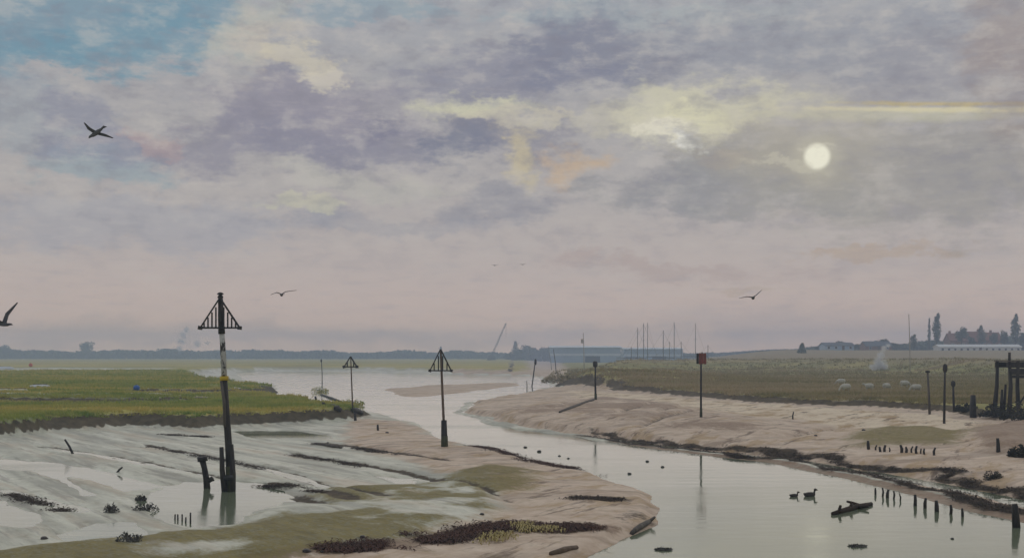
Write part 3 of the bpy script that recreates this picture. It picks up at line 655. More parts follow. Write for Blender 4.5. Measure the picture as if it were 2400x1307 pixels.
for i, (px, py, w, d, h, lb) in enumerate(((2340, 975, 2.4, 2.0, .9, 'dark scrubby shrub on the marsh edge under the timber staging'), (2395, 982, 2.6, 2.0, 1.0, 'dark shrub at the right edge of the picture below the staging'),
        (2265, 962, 1.6, 1.4, .5, 'low dark shrub on the bank edge left of the thick stump'), (2390, 1070, .9, .7, .46, 'dark weedy shrub on the brown bank at the right edge above the creek'),
        (2330, 1120, .7, .6, .3, 'dark clump of plants on the weedy bank above the right water edge'))):
    shrub('marsh_shrub', G(px, py)-Vector((0, 0, .05)), w, d, h, M['shrub'], lb, seed=40+i)
shrub('tuft', G(822, 950), 2.6, 2.0, .55, M['grassl'], 'pale green tuft of marsh plants at the foot of the small far beacon', 'plant', 51, 500)
shrub('tuft', G(1315, 898), 6, 4, 1.7, M['grassr'], 'grey green bush where the right marsh bank begins beside the channel', 'bush', 52, 900)
for i, (px, py, w, h, lb) in enumerate(((262, 1200, .45, .26, 'dark clump of weed on the left mud with a bent stick beside it'), (342, 1195, .8, .2, 'dark tangle of dead plants on the mud left of the short stakes'),
        (330, 1172, .35, .18, 'small dark tuft on the mud just behind the tangle of dead plants'), (302, 1268, .6, .2, 'dark weed clump at the edge of the pool in the bottom left'),
        (1555, 1288, .4, .05, 'dark scrap of weed lying in the water at the bottom centre'), (2010, 1280, .45, .05, 'bluish scrap of weed lying in the water at the bottom right'),
        (750, 918, 2.2, .6, 'yellowish plant clump beside the thin withy on the far bank'))):
    shrub('weed_clump', G(px, py), w, w*.8, h, M['grassl'] if i == 6 else M['deadplant'], lb, 'plant', 60+i, 230)

# ================================================================== things on the flats
def lean(base, top, t): return Vector(base).lerp(Vector(top), t)
def triangle_mark(t, c, w, h, bar, slats, rough=0, hub=True, thick=.05):
    """open triangular topmark with upright slats; c = centre of its lower bar"""
    c = Vector(c); a, b, k = c+Vector((-w/2, 0, 0)), c+Vector((w/2, 0, 0)), c+Vector((0, 0, h))
    fr = MB().tube([a-Vector((bar*1.2, 0, 0)), b+Vector((bar*1.2, 0, 0))], bar*.55, 6, .1)
    fr.build('lower_bar', M['irondark'], t)
    MB().tube([a, k], bar*.5, 6, .1).build('side_bar', M['irondark'], t); MB().tube([b, k], bar*.6, 6, .1).build('side_bar', M['irondark'], t)
    for i in range(slats):
        u = (i+1)/(slats+1); x = -w/2+w*u
        if abs(x) < w*.06: continue
        zt = h*(1-abs(x)/(w/2))*.86
        MB().box(c+Vector((x, -.01, zt/2)), (thick, .02, zt)).build('slat', M['irondark'], t)
    for q in (a, b): MB().box(q, (bar*2.4, bar*2, bar*2.2), ry=random.uniform(-.3, .3)).build('corner_block', M['irondark'], t)

# --- the tall beacon in the foreground
b = G(540, 1150); D0 = b.y; top = at(517, 692, D0); s = D0/F
T = thing('channel_beacon', b, 'tall channel beacon with yellow band and black triangle topmark in foreground pool', 'beacon')
def lo(px, py, dy=0): return at(px, py, D0) - b + Vector((0, dy, 0))
MB().tube([lo(541, 1165), lo(536, 1050), lo(531, 970), lo(526, 888)], [.125, .12, .11, .10], 12, .06).build('lower_pole', M['tar'], T, True)
MB().tube([lo(529.5, 1000, -.08), lo(527, 940, -.08), lo(520, 892, -.06)], [.06, .065, .055], 8, .06).build('grey_batten', M['oldwood'], T, True)
MB().tube([lo(526, 889), lo(521.5, 800), lo(519.5, 772)], [.095, .09, .085], 12, .03).build('upper_pole', M['whitepaint'], T, True)
MB().tube([lo(519.8, 782), lo(518, 740), lo(517, 700)], [.115, .10, .085], 10, .04).build('mast_head', M['tar'], T, True)
MB().tube([lo(525.8, 891), lo(525.4, 881)], [.15, .15], 14).build('yellow_band', M['yellow'], T, True)
MB().tube([lo(530, 1165, -.12), lo(524, 1100, -.16), lo(522, 1046, -.18)], [.10, .09, .07], 10, .1).build('side_pile', M['tar'], T, True)
MB().tube([lo(546, 1168, -.05), lo(546, 1110, -.05), lo(543, 1040, -.05)], [.11, .10, .07], 10, .1).build('side_pile', M['tar'], T, True)
MB().tube([lo(535, 1124, -.03), lo(534, 1112, -.03)], [.22, .22], 12, .06).build('iron_collar', M['irondark'], T, True)
MB().tube([lo(541, 1160), lo(539, 1125), lo(537, 1092)], [.135, .135, .128], 12, .07).build('weed_skirt', M['algae'], T, True)
triangle_mark(T, lo(517.5, 768, -.12), 92*s, 70*s, .055, 9)
MB().box(lo(517, 742, -.13), (.10, .04, .30)).build('mark_bracket', M['irondark'], T)
MB().lathe(lo(516.5, 700, 0), [(.05, 0), (.10, .03), (.09, .09), (.05, .13), (.12, .15), (.08, .20), (.02, .22)], 10).build('finial', M['irondark'], T, True)
# --- forked stump to its left
b = G(484, 1143); D0 = b.y
T = thing('mooring_stump', b, 'short forked black mooring stump standing in pool left of the tall beacon', 'post')
MB().tube([lo(486, 1156), lo(484, 1120), lo(479, 1095), lo(474, 1076)], [.12, .105, .10, .11], 10, .1).build('post', M['tar'], T, True)
MB().tube([lo(485, 1128), lo(494, 1123), lo(499, 1120)], [.09, .08, .09], 8, .1).build('side_branch', M['tar'], T, True)
MB().tube([lo(474.5, 1080), lo(473.5, 1070)], [.17, .19], 10, .12).build('cap', M['tar'], T, True)

def beacon(name, px, base_y, top_px, top_y, r, label, kind, mk, sleeve=None, wood='brownwood', D=None):
    global b, D0
    b = G(px, base_y) if D is None else at(px, base_y, D); D0 = b.y; s = D0/F
    T = thing(name, b, label, 'beacon' if kind != 'plain' else 'post')
    pole = [lo(px, base_y+8), lo((px*2+top_px)/3, base_y+(top_y-base_y)*.34), lo(px+(top_px-px)*.7, base_y+(top_y-base_y)*.7), lo(top_px, top_y+3)]
    MB().tube(pole, [r*.9, r*.82, r*.72, r*.58], 8, .12).build('pole', M[wood], T, True)
    if sleeve: MB().tube([lo(px, base_y+6), lo(px+(top_px-px)*.1, sleeve+20), lo(px+(top_px-px)*.2, sleeve)], [r*2.1, r*1.9, r*1.7], 10, .08).build('base_sleeve', M['tar'], T, True)
    q0, q1 = lo(px, base_y+5), lo(px+(top_px-px)*.06, base_y-.5/(D0/F)); rr = r*(2.2 if sleeve else 1.12); MB().tube([q0, (q0+q1)/2, q1], [rr, rr, rr*.94], 9, .07).build('weed_skirt', M['algae'], T, True)
    if kind == 'triangle':
        w, h, n = mk; triangle_mark(T, lo(top_px, top_y+h, -r*1.6), w*s, h*s, .05*max(1, s/.018), n, thick=.05*max(1, s/.018))
    if kind == 'can':
        w, h = mk; q = lo(top_px, top_y+h)
        MB().lathe(q, [(w*s*.30, 0), (w*s*.5, h*s*.2), (w*s*.5, h*s*.8), (w*s*.32, h*s)], 12, .04).build('topmark', M['irondark'], T, True)
    if kind == 'square':
        w, h = mk; q = lo(top_px, top_y)
        for i in range(4): MB().box(q+Vector(((-1.5+i)*w*s/4*1.02, -r*1.5, -h*s/2)), (w*s/4*.92, .05, h*s*(.94+.06*(i % 2)))).build('board', M['irondark'] if i == 0 else M['red'], T)
        for zz in (.2, .8): MB().box(q+Vector((0, -r*.6, -h*s*zz)), (w*s*.9, .05, .07)).build('cross_batten', M['brownwood'], T)
        MB().tube([q+Vector((w*s*.12, 0, -h*s)), q+Vector((w*s*.12, 0, 2*s))], [.05, .04], 6).build('spike', M['irondark'], T)
    return T
beacon('channel_beacon', 1042, 1046, 1033, 818, .075, 'slender brown channel beacon with black triangle topmark on the creek left edge', 'triangle', (50, 50, 4), 984)
beacon('channel_beacon', 827, 966, 822, 835, .06, 'small far beacon with triangle topmark between the tall beacon and the slender one', 'triangle', (30, 24, 3))
beacon('channel_beacon', 1396, 936, 1395, 846, .10, 'dark post with black can topmark on the right mud bank', 'can', (11, 14), wood='tar')
beacon('channel_beacon', 1643, 977, 1643, 827, .075, 'thin dark beacon with red square board topmark on the right mud bank', 'square', (23, 26), wood='irondark')
def withy(px, by, tx, ty, r, label, wood='oldwood', D=None, cat='post', knob=0):
    global b, D0
    b = G(px, by) if D is None else at(px, by, D); D0 = b.y
    T = thing('withy_post', b, label, cat); mid = ((px+tx)/2+random.uniform(-1, 1), (by+ty)/2)
    MB().tube([lo(px, by+4), lo(*mid), lo(tx, ty)], [r, r*.9, r*.7], 7, .08).build('shaft', M[wood], T, True)
    if knob: MB().lathe(lo(tx, ty+knob*.9), [(r*1.1, 0), (r*1.9, knob*D0/F*.3), (r*1.7, knob*D0/F*.8), (r*.8, knob*D0/F)], 8, .08).build('head', M['tar'], T, True)
    return T
withy(755, 902, 753, 842, .07, 'thin withy pole by the yellowish plants left of the small far beacon', 'tar', knob=7)
withy(1246, 906, 1255, 842, .09, 'dark leaning withy at the mouth of the far channel', 'tar', knob=14)
withy(1304, 874, 1297, 818, .10, 'dark post leaning left beside the channel right of the leaning withy', 'tar')
withy(1293, 866, 1287, 826, .08, 'short grey post leaning left beside the taller leaning post', 'oldwood')
withy(1369, 868, 1367, 780, .10, 'tall pale pole with side bracket standing on the sea bank', 'pale')
MB().box(lo(1364.5, 799), (.5, .12, .9)).build('bracket', M['pale'], [o for o in COL.objects if o.name.startswith('withy_post') and o.type == 'EMPTY'][-1])
withy(2133, 872, 2130, 736, .10, 'tall thin pale pole on the hill right of the bonfire smoke', 'pale')
withy(2179, 970, 2174, 868, .09, 'slim dark post with small head at the right bank edge, left of two others', 'oldwood', knob=6)
withy(2213, 992, 2215, 854, .075, 'tallest dark post of the three at the right bank edge', 'tar', knob=20)
withy(2236, 962, 2234, 893, .085, 'short dark post with wide head right of the tallest bank post', 'tar', knob=14)
withy(2281, 978, 2281, 925, .22, 'thick dark stump on the right bank edge beside the staging', 'tar')
withy(1858, 982, 1860, 964, .05, 'short stick standing on the cream flat of the right bank', 'tar')
withy(1230+5, 912, 1234, 892, .06, 'tiny stake in the far flat left of the mouth of the channel', 'oldwood')
withy(833, 985, 832, 968, .10, 'small stub standing right of the low debris at the tip of the left marsh', 'tar')
withy(886, 1008, 885, 994, .07, 'tiny stump on the pale mud tip left of the slender beacon', 'tar')
withy(172, 1062, 152, 1029, .06, 'leaning stick poking out of the left mud flat', 'tar')
withy(272, 1106, 287, 1094, .045, 'short slanting stick lying on the left mud flat', 'tar')
withy(2250+90, 1058, 2338, 1026, .09, 'dark stub post on the brown bank at far right', 'tar')
withy(2382, 1235, 2378, 1180, .11, 'dark post standing in the water at the right edge', 'tar')

# --- rows of stakes
for grp, where, pts in (('stakes on the olive mud hump', 'on the olive mud hump', ((2036, 1052, 20, .10), (2053, 1054, 12, .06), (2064, 1058, 12, .08), (2073, 1058, 16, .09), (2084, 1058, 10, .06), (2113, 1060, 18, .10), (2124, 1060, 14, .08),
                          (2137, 1060, 15, .06), (2148, 1062, 18, .09), (2158, 1062, 12, .06), (2167, 1064, 14, .07), (2190, 1066, 18, .08))),
                        ('stakes at the right water edge', 'in the water at the right bank', ((2052, 1158, 16, .05), (2068, 1162, 20, .05), (2080, 1166, 20, .07), (2094, 1168, 18, .05), (2110, 1172, 16, .04), (2144, 1184, 26, .08), (2168, 1190, 24, .08),
                          (2196, 1198, 26, .09), (2228, 1204, 22, .07), (2256, 1210, 20, .06)))):
    for i, (px, py, h, r) in enumerate(pts):
        b = G(px, py); D0 = b.y
        T = MB().tube([lo(px, py+6), lo(px+random.uniform(-2, 2), py-h*.5), lo(px+random.uniform(-3, 3), py-h)], [r*.68, r*.64, r*.45], 7, .2).build('stake', M['tar'], smooth=True)
        T.location = b; tag(T, f'{ORD[i]} dark stake from the left {where}', 'stake', grp)
for i, (px, py, h) in enumerate(((410, 1216, 12), (417, 1218, 14), (427, 1221, 17), (435, 1223, 12), (446, 1226, 26))):
    b = G(px, py); D0 = b.y
    T = MB().tube([lo(px, py+4), lo(px+random.uniform(-1, 1), py-h)], [.025, .02], 6, .15).build('stake', M['tar'], smooth=True); T.location = b
    tag(T, f'{ORD[i]} thin stake from left in the mud beside the forked stump', 'stake', 'thin stakes by the forked stump')

# --- logs, planks, driftwood
def log(name, a, c, r, label, m='tar', cat='log', extra=None):
    pa, pc = G(*a), G(*c); pa.z += r*.5; pc.z += r*.6; mid = (pa+pc)/2+Vector((0, 0, r*.3))
    T = thing(name, (pa+pc)/2, label, cat); o = T.location.copy()
    MB().tube([pa-o, pa.lerp(mid, .5)-o, mid-o, mid.lerp(pc, .5)-o, pc-o], [r*.8, r, r*1.05, r*.95, r*.8], 8, .15).build('trunk', M[m], T, True)
    for e in extra or ():
        q = pa.lerp(pc, e[0]); MB().tube([q-o, q-o+Vector(e[1])*.6, q-o+Vector(e[1])], [r*.7, r*.6, r*.45], 7, .15).build('branch', M[m], T, True)
    return T
log('floating_branch', (1952, 1206), (2042, 1183), .075, 'dark broken branch floating in the creek below the ducks', 'weed', 'branch', ((.42, (.1, .1, .18)), (.62, (.28, -.2, .05)), (.75, (-.35, .35, .10)), (.15, (.05, .0, .20))))
log('driftwood_log', (1480, 1252), (1524, 1223), .07, 'grey driftwood log with dark end on the tip of the pink mud spit', 'oldwood', 'log', ((.95, (.16, .1, .10)),))
log('driftwood_plank', (1312, 967), (1392, 937), .10, 'long dark pole lying on the right bank at the foot of the can beacon', 'oldwood', 'log')
log('driftwood_pole', (742, 1041), (800, 1050), .08, 'dark log lying along the runnel on the mud left of the slender beacon', 'oldwood', 'log', ((.4, (.1, 0, .15)),))
log('driftwood_pole', (1290, 1300), (1352, 1285), .06, 'half sunk stick at the bottom centre edge of the wrack strand', 'brownwood', 'log')
log('hulk_timber', (738, 942), (760, 950), .16, 'dark broken timber on the far mud at the tip of the left marsh', 'tar', 'timber', ((.2, (-.1, 0, .5)),))
log('hulk_timber', (770, 951), (795, 954), .10, 'thin dark timber lying between two thicker ones on the far mud', 'oldwood', 'timber')
log('hulk_timber', (782, 959), (800, 964), .16, 'low dark timber lying just left of the small stub on the far mud', 'tar', 'timber')
log('hulk_timber', (826, 964), (848, 970), .18, 'dark timber lying at the foot of the small far beacon', 'tar', 'timber')
log('hulk_timber', (752, 925), (800, 942), .10, 'long dark sunken timber slanting down the far bank below the withy', 'tar', 'timber')

# --- stones
st = MB()
for i, (px, py, w, lb) in enumerate(((1231, 1048, 9, 'first and furthest left of four small stones above the dark creek edge seaweed'), (1264, 1058, 11, 'second and largest of four small stones above the dark creek edge seaweed'), (1311, 1068, 7, 'third of four small stones above the dark creek edge seaweed'), (1332, 1074, 7, 'last and furthest right of four small stones above the dark creek edge seaweed'), (1517, 1081, 9, 'dark stone showing above the creek water, left of its fellow'), (1553, 1094, 9, 'dark stone showing above the creek water, right of its fellow'),
        (103, 1262, 18, 'dark rounded stone at the pool edge in the bottom left corner'), (850, 1258, 14, 'dark stone on the olive mud above the wrack strand'), (718, 1292, 20, 'larger dark stone at the bottom edge left of the wrack strand'), (755, 1293, 12, 'smaller dark stone right of the large stone at the bottom edge'),
        (1130, 1205, 12, 'small dark stone on the right side of the olive mud'), (1475, 1110, 10, 'dark stone at the end of the creek edge seaweed'), (907, 1014, 9, 'dark stone on the pale mud right of the tiny stump'), (2412-500, 1021, 9, 'dark stone on the right bank below the cream flat'),
        (2024, 1008, 10, 'dark stone at the left end of the olive hump'), (2232, 1262, 9, 'dark stone in the water at the lower right'))):
    p = G(px, py); r = w*p.y/F/2
    m_ = MB(); n = 9
    m_.lathe((0, 0, -r*.4), [(r*.7, 0), (r*1.0, r*.45), (r*.85, r*.85), (r*.4, r*1.1)], n, .16)
    o = m_.build('stone', M['stone'], smooth=True); o.location = p; o.rotation_euler.z = i
    tag(o, lb, 'stone', 'stones at the creek edge' if i < 4 else None)

# --- ducks
def duck(px, py, ln, label, face):
    p = G(px, py); p.z = 0
    mb = MB(); L_ = ln
    mb.tube([(-.5*L_, 0, .22*L_), (-.38*L_, 0, .14*L_), (-.15*L_, 0, .10*L_), (.12*L_, 0, .10*L_), (.32*L_, 0, .13*L_), (.42*L_, 0, .18*L_)], [.03*L_, .12*L_, .20*L_, .20*L_, .14*L_, .05*L_], 10)
    mb.tube([(.30*L_, 0, .14*L_), (.37*L_, 0, .30*L_), (.40*L_, 0, .42*L_)], [.10*L_, .065*L_, .07*L_], 8)
    mb.tube([(.33*L_, 0, .45*L_), (.42*L_, 0, .46*L_), (.50*L_, 0, .44*L_), (.60*L_, 0, .41*L_), (.66*L_, 0, .40*L_)], [.05*L_, .09*L_, .075*L_, .03*L_, .025*L_], 8)
    o = fuse('duck', mb, M['duck'], L_*.022); o.location = p; o.rotation_euler.z = face; return tag(o, label, 'duck', 'ducks on the creek')
duck(1898, 1162, .46, 'dark duck with raised head swimming on the creek, the larger of two', R(18)); duck(1861, 1163, .32, 'smaller pale grey duck swimming left of the larger one', R(10))

# --- sheep
def sheep(px, py, label, face, dark=False, size=1.0, graze=True):
    p = G(px, py); mb = MB()
    mb.tube([(-.58, 0, .66), (-.5, 0, .68), (-.25, 0, .66), (.1, 0, .66), (.36, 0, .68), (.5, 0, .70)], [.10, .26, .32, .33, .29, .16], 12)
    hd = (.78, 0, .30) if graze else (.76, 0, .92)
    mb.tube([(.40, 0, .74), (.60, 0, .62 if graze else .84), hd], [.17, .13, .10], 9)
    mb.tube([hd, (hd[0]+.10, 0, hd[2]-.06), (hd[0]+.20, 0, hd[2]-.12)], [.11, .095, .06], 9)
    for sy in (-1, 1):
        mb.tube([(hd[0], sy*.06, hd[2]+.06), (hd[0]-.02, sy*.17, hd[2]+.05)], [.035, .02], 6)
        for sx, bk in ((.30, 0), (-.40, -.05)):
            mb.tube([(sx, sy*.15, .55), (sx+bk, sy*.15, .30), (sx+bk*.3, sy*.15, .0)], [.10, .055, .04], 7)
    mb.tube([(-.6, 0, .72), (-.66, 0, .55)], [.05, .03], 6)
    o = fuse('sheep', mb, M['sheepdark'] if dark else M['fleece'], .03); o.location = p-Vector((0, 0, .02)); o.rotation_euler.z = face; o.scale = (size,)*3
    return tag(o, label, 'sheep', 'sheep on the right marsh')
sheep(1971, 903, 'sheep furthest left and furthest back on the right marsh', R(160), False, .8); sheep(1982, 919, 'nearest cream sheep grazing at the left of the flock', R(195), False, .85)
sheep(2037, 915, 'cream sheep with raised head, third along the flock from the left', R(140), False, .75, False); sheep(2078, 914, 'sheep facing right in the middle of the flock, fourth from the left', R(30), False, .75)
sheep(2120, 908, 'pale sheep second from the right of the flock, set further back', R(5), False, .8); sheep(2147, 919, 'pale sheep at the right end of the flock beside the slim post', R(180), False, .8)

# --- timber staging at the right edge
b = G(2370, 962); D0 = b.y; s = D0/F
T = thing('timber_staging', b, 'dark timber staging on tall legs at the right edge of the marsh', 'jetty')
W0, W1 = (2346-CX)/F*D0-b.x, (2346-CX)/F*D0-b.x+6.8
ztop = at(0, 846, D0).z-b.z
def zg(x, y): return gz(b.x+x, b.y+y)-b.z
for i, x in enumerate(np.linspace(W0+.15, W1-.15, 6)):
    for y in (-.9, .9):
        MB().tube([(x+random.uniform(-.45, .3), y+random.uniform(-.3, .1), zg(x, y)-.4), (x+random.uniform(-.1, .1), y, ztop*.5), (x, y, ztop)], [.16, .12, .10], 8, .14).build('leg', M['tar'], T, True)
for y in (-.9, .9): MB().box(((W0+W1)/2, y, ztop-.22), (W1-W0, .14, .34)).build('beam', M['tar'], T)
for i in range(5):
    MB().box(((W0+W1)/2+random.uniform(-.1, .1), -1.03-.006*i, ztop-.12-.21*i), (W1-W0-.1*i, .06, .19), ry=random.uniform(-.012, .012)).build('fascia_board', M['tar'], T)
for i in range(24):
    x = W0+(i+.5)*(W1-W0)/24; MB().box((x, random.uniform(-.04, .04), ztop+.02), ((W1-W0)/24*.9, 2.3, .07)).build('deck_plank', M['oldwood'], T)
for i, x in enumerate(np.linspace(W0+.1, W1-.1, 4)): MB().tube([(x, -1.05, ztop-.2), (x, -1.05, ztop+(.55 if i == 0 else .18))], [.09, .08], 7, .1).build('bollard_post', M['tar'], T, True)
for i, x in enumerate((W0+.5, W0+2.6)): MB().tube([(x, -.95, zg(x, -1)+.3), (x+1.7, -.95, ztop-.5)], [.06, .06], 6).build('brace', M['tar'], T)
for px, py in ((2344, 962), (2352, 950)): withy(px, py+10, px+5, py-50, .10, 'leaning dark pile just left of the staging, ' + ('the outer one' if px == 2344 else 'the one nearest its legs'), 'tar')

# ================================================================== birds in the air
def gull(px, py, D, fwd, wl, wr, label, m='gull', body=.42, chord=.16):
    c = at(px, py, D); f = Vector(fwd).normalized(); mb = MB(); B = body
    up = Vector((0, 0, 1)); up = (up-f*up.dot(f)).normalized()
    mb.tube([f*-.62*B, f*-.5*B, f*-.25*B, f*.0, f*.28*B, f*.42*B+up*.02, f*.54*B+up*.02, f*.66*B], [.03*B, .07*B, .12*B, .15*B, .12*B, .09*B, .075*B, .012*B], 10)
    tail = f*-.5*B; sd = f.cross(up); mb.add([tail+sd*.05, tail-sd*.05, f*-.82*B-sd*.10, f*-.82*B+sd*.10, tail+sd*.05+up*.025, tail-sd*.05+up*.025, f*-.82*B-sd*.10+up*.02, f*-.82*B+sd*.10+up*.02],
        [(3, 2, 1, 0), (4, 5, 6, 7), (0, 1, 5, 4), (1, 2, 6, 5), (2, 3, 7, 6), (3, 0, 4, 7)])
    for w in (wl, wr):
        pts = [Vector((0, 0, 0))+up*.03] + [Vector(q) for q in w]; ch = [chord*1.15, chord, chord*.35][:len(pts)]; th = [.045, .032, .018]
        vs = []; fs = []; nn = 8
        for i, p in enumerate(pts):
            d = (pts[min(i+1, 2)]-pts[max(i-1, 0)]).normalized(); e = (f-d*f.dot(d)).normalized(); n_ = d.cross(e)
            for j in range(nn):
                a_ = 2*math.pi*j/nn; vs.append(p + e*(math.cos(a_)*ch[i]*.5+.02-(.05*i)) + n_*math.sin(a_)*th[i]*.5)
        for i in range(2):
            for j in range(nn): fs.append((i*nn+j, i*nn+(j+1) % nn, (i+1)*nn+(j+1) % nn, (i+1)*nn+j))
        fs += [tuple(range(nn-1, -1, -1)), tuple(2*nn+j for j in range(nn))]; mb.add(vs, fs)
    o = fuse('gull', mb, M[m], .011, it=1); o.location = c
    return tag(o, label, 'bird', 'gulls in the air')
gull(225, 312, 46, (-.80, .35, -.42), [(-.22, -.2, .12), (-.36, -.45, .28)], [(.25, .25, -.06), (.47, .45, -.16)], 'dark bird with crossed outline flying high in the upper left sky', body=.62)
gull(8, 760, 44, (.95, .2, -.05), [(.12, .10, .36), (.50, .2, .76)], [(-.2, -.3, .2), (-.5, -.6, .35)], 'gull with wings raised cut off by the left edge of the picture', body=.5)
gull(660, 691, 48, (.1, -.95, -.1), [(-.20, 0, .10), (-.46, 0, .0)], [(.16, 0, .13), (.60, .05, .19)], 'grey gull flying low in the sky right of the tall beacon', body=.42)
gull(1765, 698, 46, (-.15, -.95, -.08), [(-.24, 0, .05), (-.52, 0, -.01)], [(.14, 0, .12), (.36, 0, .32)], 'dark gull with one wing up flying above the right marsh', body=.44)
gull(1160, 622, 170, (.3, -.9, 0), [(-.25, 0, .08), (-.5, 0, .1)], [(.25, 0, .1), (.5, 0, .06)], 'tiny distant gull in the middle of the sky, the left of a pair')
gull(1225, 620, 175, (-.3, -.9, 0), [(-.25, 0, .1), (-.5, 0, .04)], [(.25, 0, .08), (.5, 0, .1)], 'tiny distant gull in the middle of the sky, the right of a pair')

# ================================================================== far shore
def crown(mb, c, rx, ry, rz, n, size, rng):
    c = Vector(c)
    for i in range(n):
        d = Vector(rng.normal(0, 1, 3)).normalized(); r = (.45+.6*rng.random()); p = c + Vector((d.x*rx*r, d.y*ry*r, d.z*rz*r))
        q = Vector(rng.normal(0, 1, 3)).normalized(); q2 = q.orthogonal().normalized(); s_ = size*rng.uniform(.5, 1.2)
        mb.add([p-q*s_, p+q2*s_*.7, p+q*s_, p-q2*s_*.7], [(0, 1, 2, 3)])
def tree(px, py, ty, w_px, D, label, shape='round', m='leaf', group=None, seed=1, n=700):
    rng = np.random.default_rng(seed); x = (px-CX)/F*D; z0 = gz(x, D); base = Vector((x, D, z0)); h = at(px, ty, D).z-z0; w = w_px*D/F
    T = thing('tree', base, label, 'tree', group)
    tr = MB(); tr.tube([(0, 0, -.3), (0, 0, h*.3), (.02*h, 0, h*.6), (0, 0, h*.85)], [.03*h, .024*h, .015*h, .006*h], 7)
    for i in range(5):
        a_ = i*1.3+seed; z1 = h*(.35+.1*i); tr.tube([(0, 0, z1), (math.cos(a_)*w*.2, math.sin(a_)*w*.2, z1+.1*h), (math.cos(a_)*w*.36, math.sin(a_)*w*.36, z1+.2*h)], [.012*h, .008*h, .004*h], 5)
    tr.build('trunk', M['bark'], T)
    mb = MB(); sz = max(.45, h*.045)
    if shape == 'round':
        for i in range(9):
            a_ = rng.uniform(0, 6.28); r = rng.uniform(.1, .3)*w; crown(mb, (math.cos(a_)*r, math.sin(a_)*r, h*rng.uniform(.45, .82)), w*.22, w*.22, h*.17, n//9, sz, rng)
    elif shape == 'poplar':
        for i in range(8):
            u = i/7; crown(mb, (rng.normal(0, .05)*w, rng.normal(0, .05)*w, h*(.3+.62*u)), w*.48*math.sin(math.pi*(.2+.72*u)), w*.45*math.sin(math.pi*(.2+.72*u)), h*.09, n//8, sz*.8, rng)
    elif shape == 'lollipop':
        for i in range(5): crown(mb, (rng.normal(0, .08)*w, rng.normal(0, .08)*w, h*(.72+.06*i)), w*.42, w*.4, h*.07, n//5, sz*.8, rng)
        crown(mb, (0, 0, h*.35), w*.2, w*.2, h*.15, n//6, sz*.6, rng)
    elif shape == 'cone':
        for i in range(7):
            u = i/6; crown(mb, (0, 0, h*(.12+.8*u)), w*.5*(1-.75*u), w*.5*(1-.75*u), h*.09, n//7, sz*.8, rng)
    mb.build('crown', M[m], T); return T
def wood(name, label, spans, D, seed, n, size, depth=60, m='leaf'):
    """a far wood that reads as one mass"""
    rng = np.random.default_rng(seed); xs = [q[0] for q in spans]; ys = [q[1] for q in spans]; K = 9
    px = rng.uniform(xs[0], xs[-1], n); d = D+rng.uniform(-depth, depth, n)/2; x = (px-CX)/F*d; topz = H-(np.interp(px, xs, ys)-HY)/F*d
    z0 = terrain(x, d); w = rng.uniform(2.2, 5.0, n); hh = np.maximum(1.5, (topz-z0)*(.62+.30*rng.random(n)+.24*fbm(px, px*0, 26, 3, seed)))
    rp = lambda v: np.repeat(v, K); q = n*K
    p = np.stack([rp(x)+rng.normal(0, .45, q)*rp(w), rp(d)+rng.normal(0, .45, q)*rp(w), rp(z0)+rp(hh)*(1-rng.random(q)**1.5*.95)], -1)
    a = rng.normal(0, 1, (q, 3)); a /= np.linalg.norm(a, axis=1)[:, None]; c = np.cross(a, rng.normal(0, 1, (q, 3))); c /= np.linalg.norm(c, axis=1)[:, None]
    s_ = (size*rng.uniform(.6, 1.3, q))[:, None]
    v = np.stack([p-a*s_, p+c*s_*.8, p+a*s_, p-c*s_*.8], 1).astype(np.float32)
    me = bpy.data.meshes.new(name); me.vertices.add(q*4); me.vertices.foreach_set('co', v.ravel()); me.loops.add(q*4); me.loops.foreach_set('vertex_index', np.arange(q*4, dtype=np.int32))
    me.polygons.add(q); me.polygons.foreach_set('loop_start', (np.arange(q)*4).astype(np.int32)); me.update(calc_edges=True); me.materials.append(M[m])
    o = bpy.data.objects.new(name, me); COL.objects.link(o); return tag(o, label, 'wood', kind='stuff')
wood('distant_wood', 'long low line of hazy woods on the far shore at the left', [(-250, 822), (0, 815), (30, 820), (150, 821), (240, 818), (330, 820), (400, 818), (470, 822), (560, 818), (640, 821), (760, 821), (860, 825), (950, 822), (1010, 824), (1080, 821), (1150, 825), (1190, 824)], 1050, 71, 3600, 1.3, 90)
wood('distant_wood', 'hazy woods behind the masts and sheds in the middle', [(1190, 822), (1280, 816), (1450, 822), (1600, 828), (1760, 826), (1900, 824), (2000, 822)], 900, 72, 1500, 1.2, 90)
wood('distant_wood', 'dim hedges and trees round the village on the right hill', [(1900, 820), (1990, 812), (2060, 806), (2100, 810), (2150, 802), (2200, 796), (2240, 790), (2300, 794), (2360, 786), (2420, 792), (2700, 800)], 600, 73, 2400, .9, 60)
tree(207, 800, 798, 44, 1000, 'round hazy tree standing above the far woods at the left', 'round', seed=81)
tree(10, 810, 806, 40, 1000, 'hazy tree on the far shore at the extreme left edge', 'round', seed=82)
tree(1208, 808, 799, 30, 860, 'pointed hazy tree left of the blue sheds', 'cone', seed=83)
tree(1238, 808, 806, 40, 870, 'rounded hazy tree between the pointed tree and the blue sheds', 'round', seed=84)
tree(1276, 808, 806, 46, 860, 'broad hazy tree against the left end of the blue sheds', 'round', seed=85)
tree(1033, 820, 812, 18, 1000, 'small hazy tree on the far shore behind the slender beacon', 'cone', seed=86)
tree(1880, 830, 804, 24, 400, 'dark pointed tree alone on the hill left of the barns', 'cone', 'leaf', seed=87)
tree(2142, 830, 783, 22, 480, 'thin twin topped tree beside the pale pole on the hill', 'poplar', 'leaf2', seed=88, n=400)
tree(2196, 820, 733, 22, 500, 'tall narrow tree rising above the left end of the white building', 'poplar', 'leaf2', seed=89)
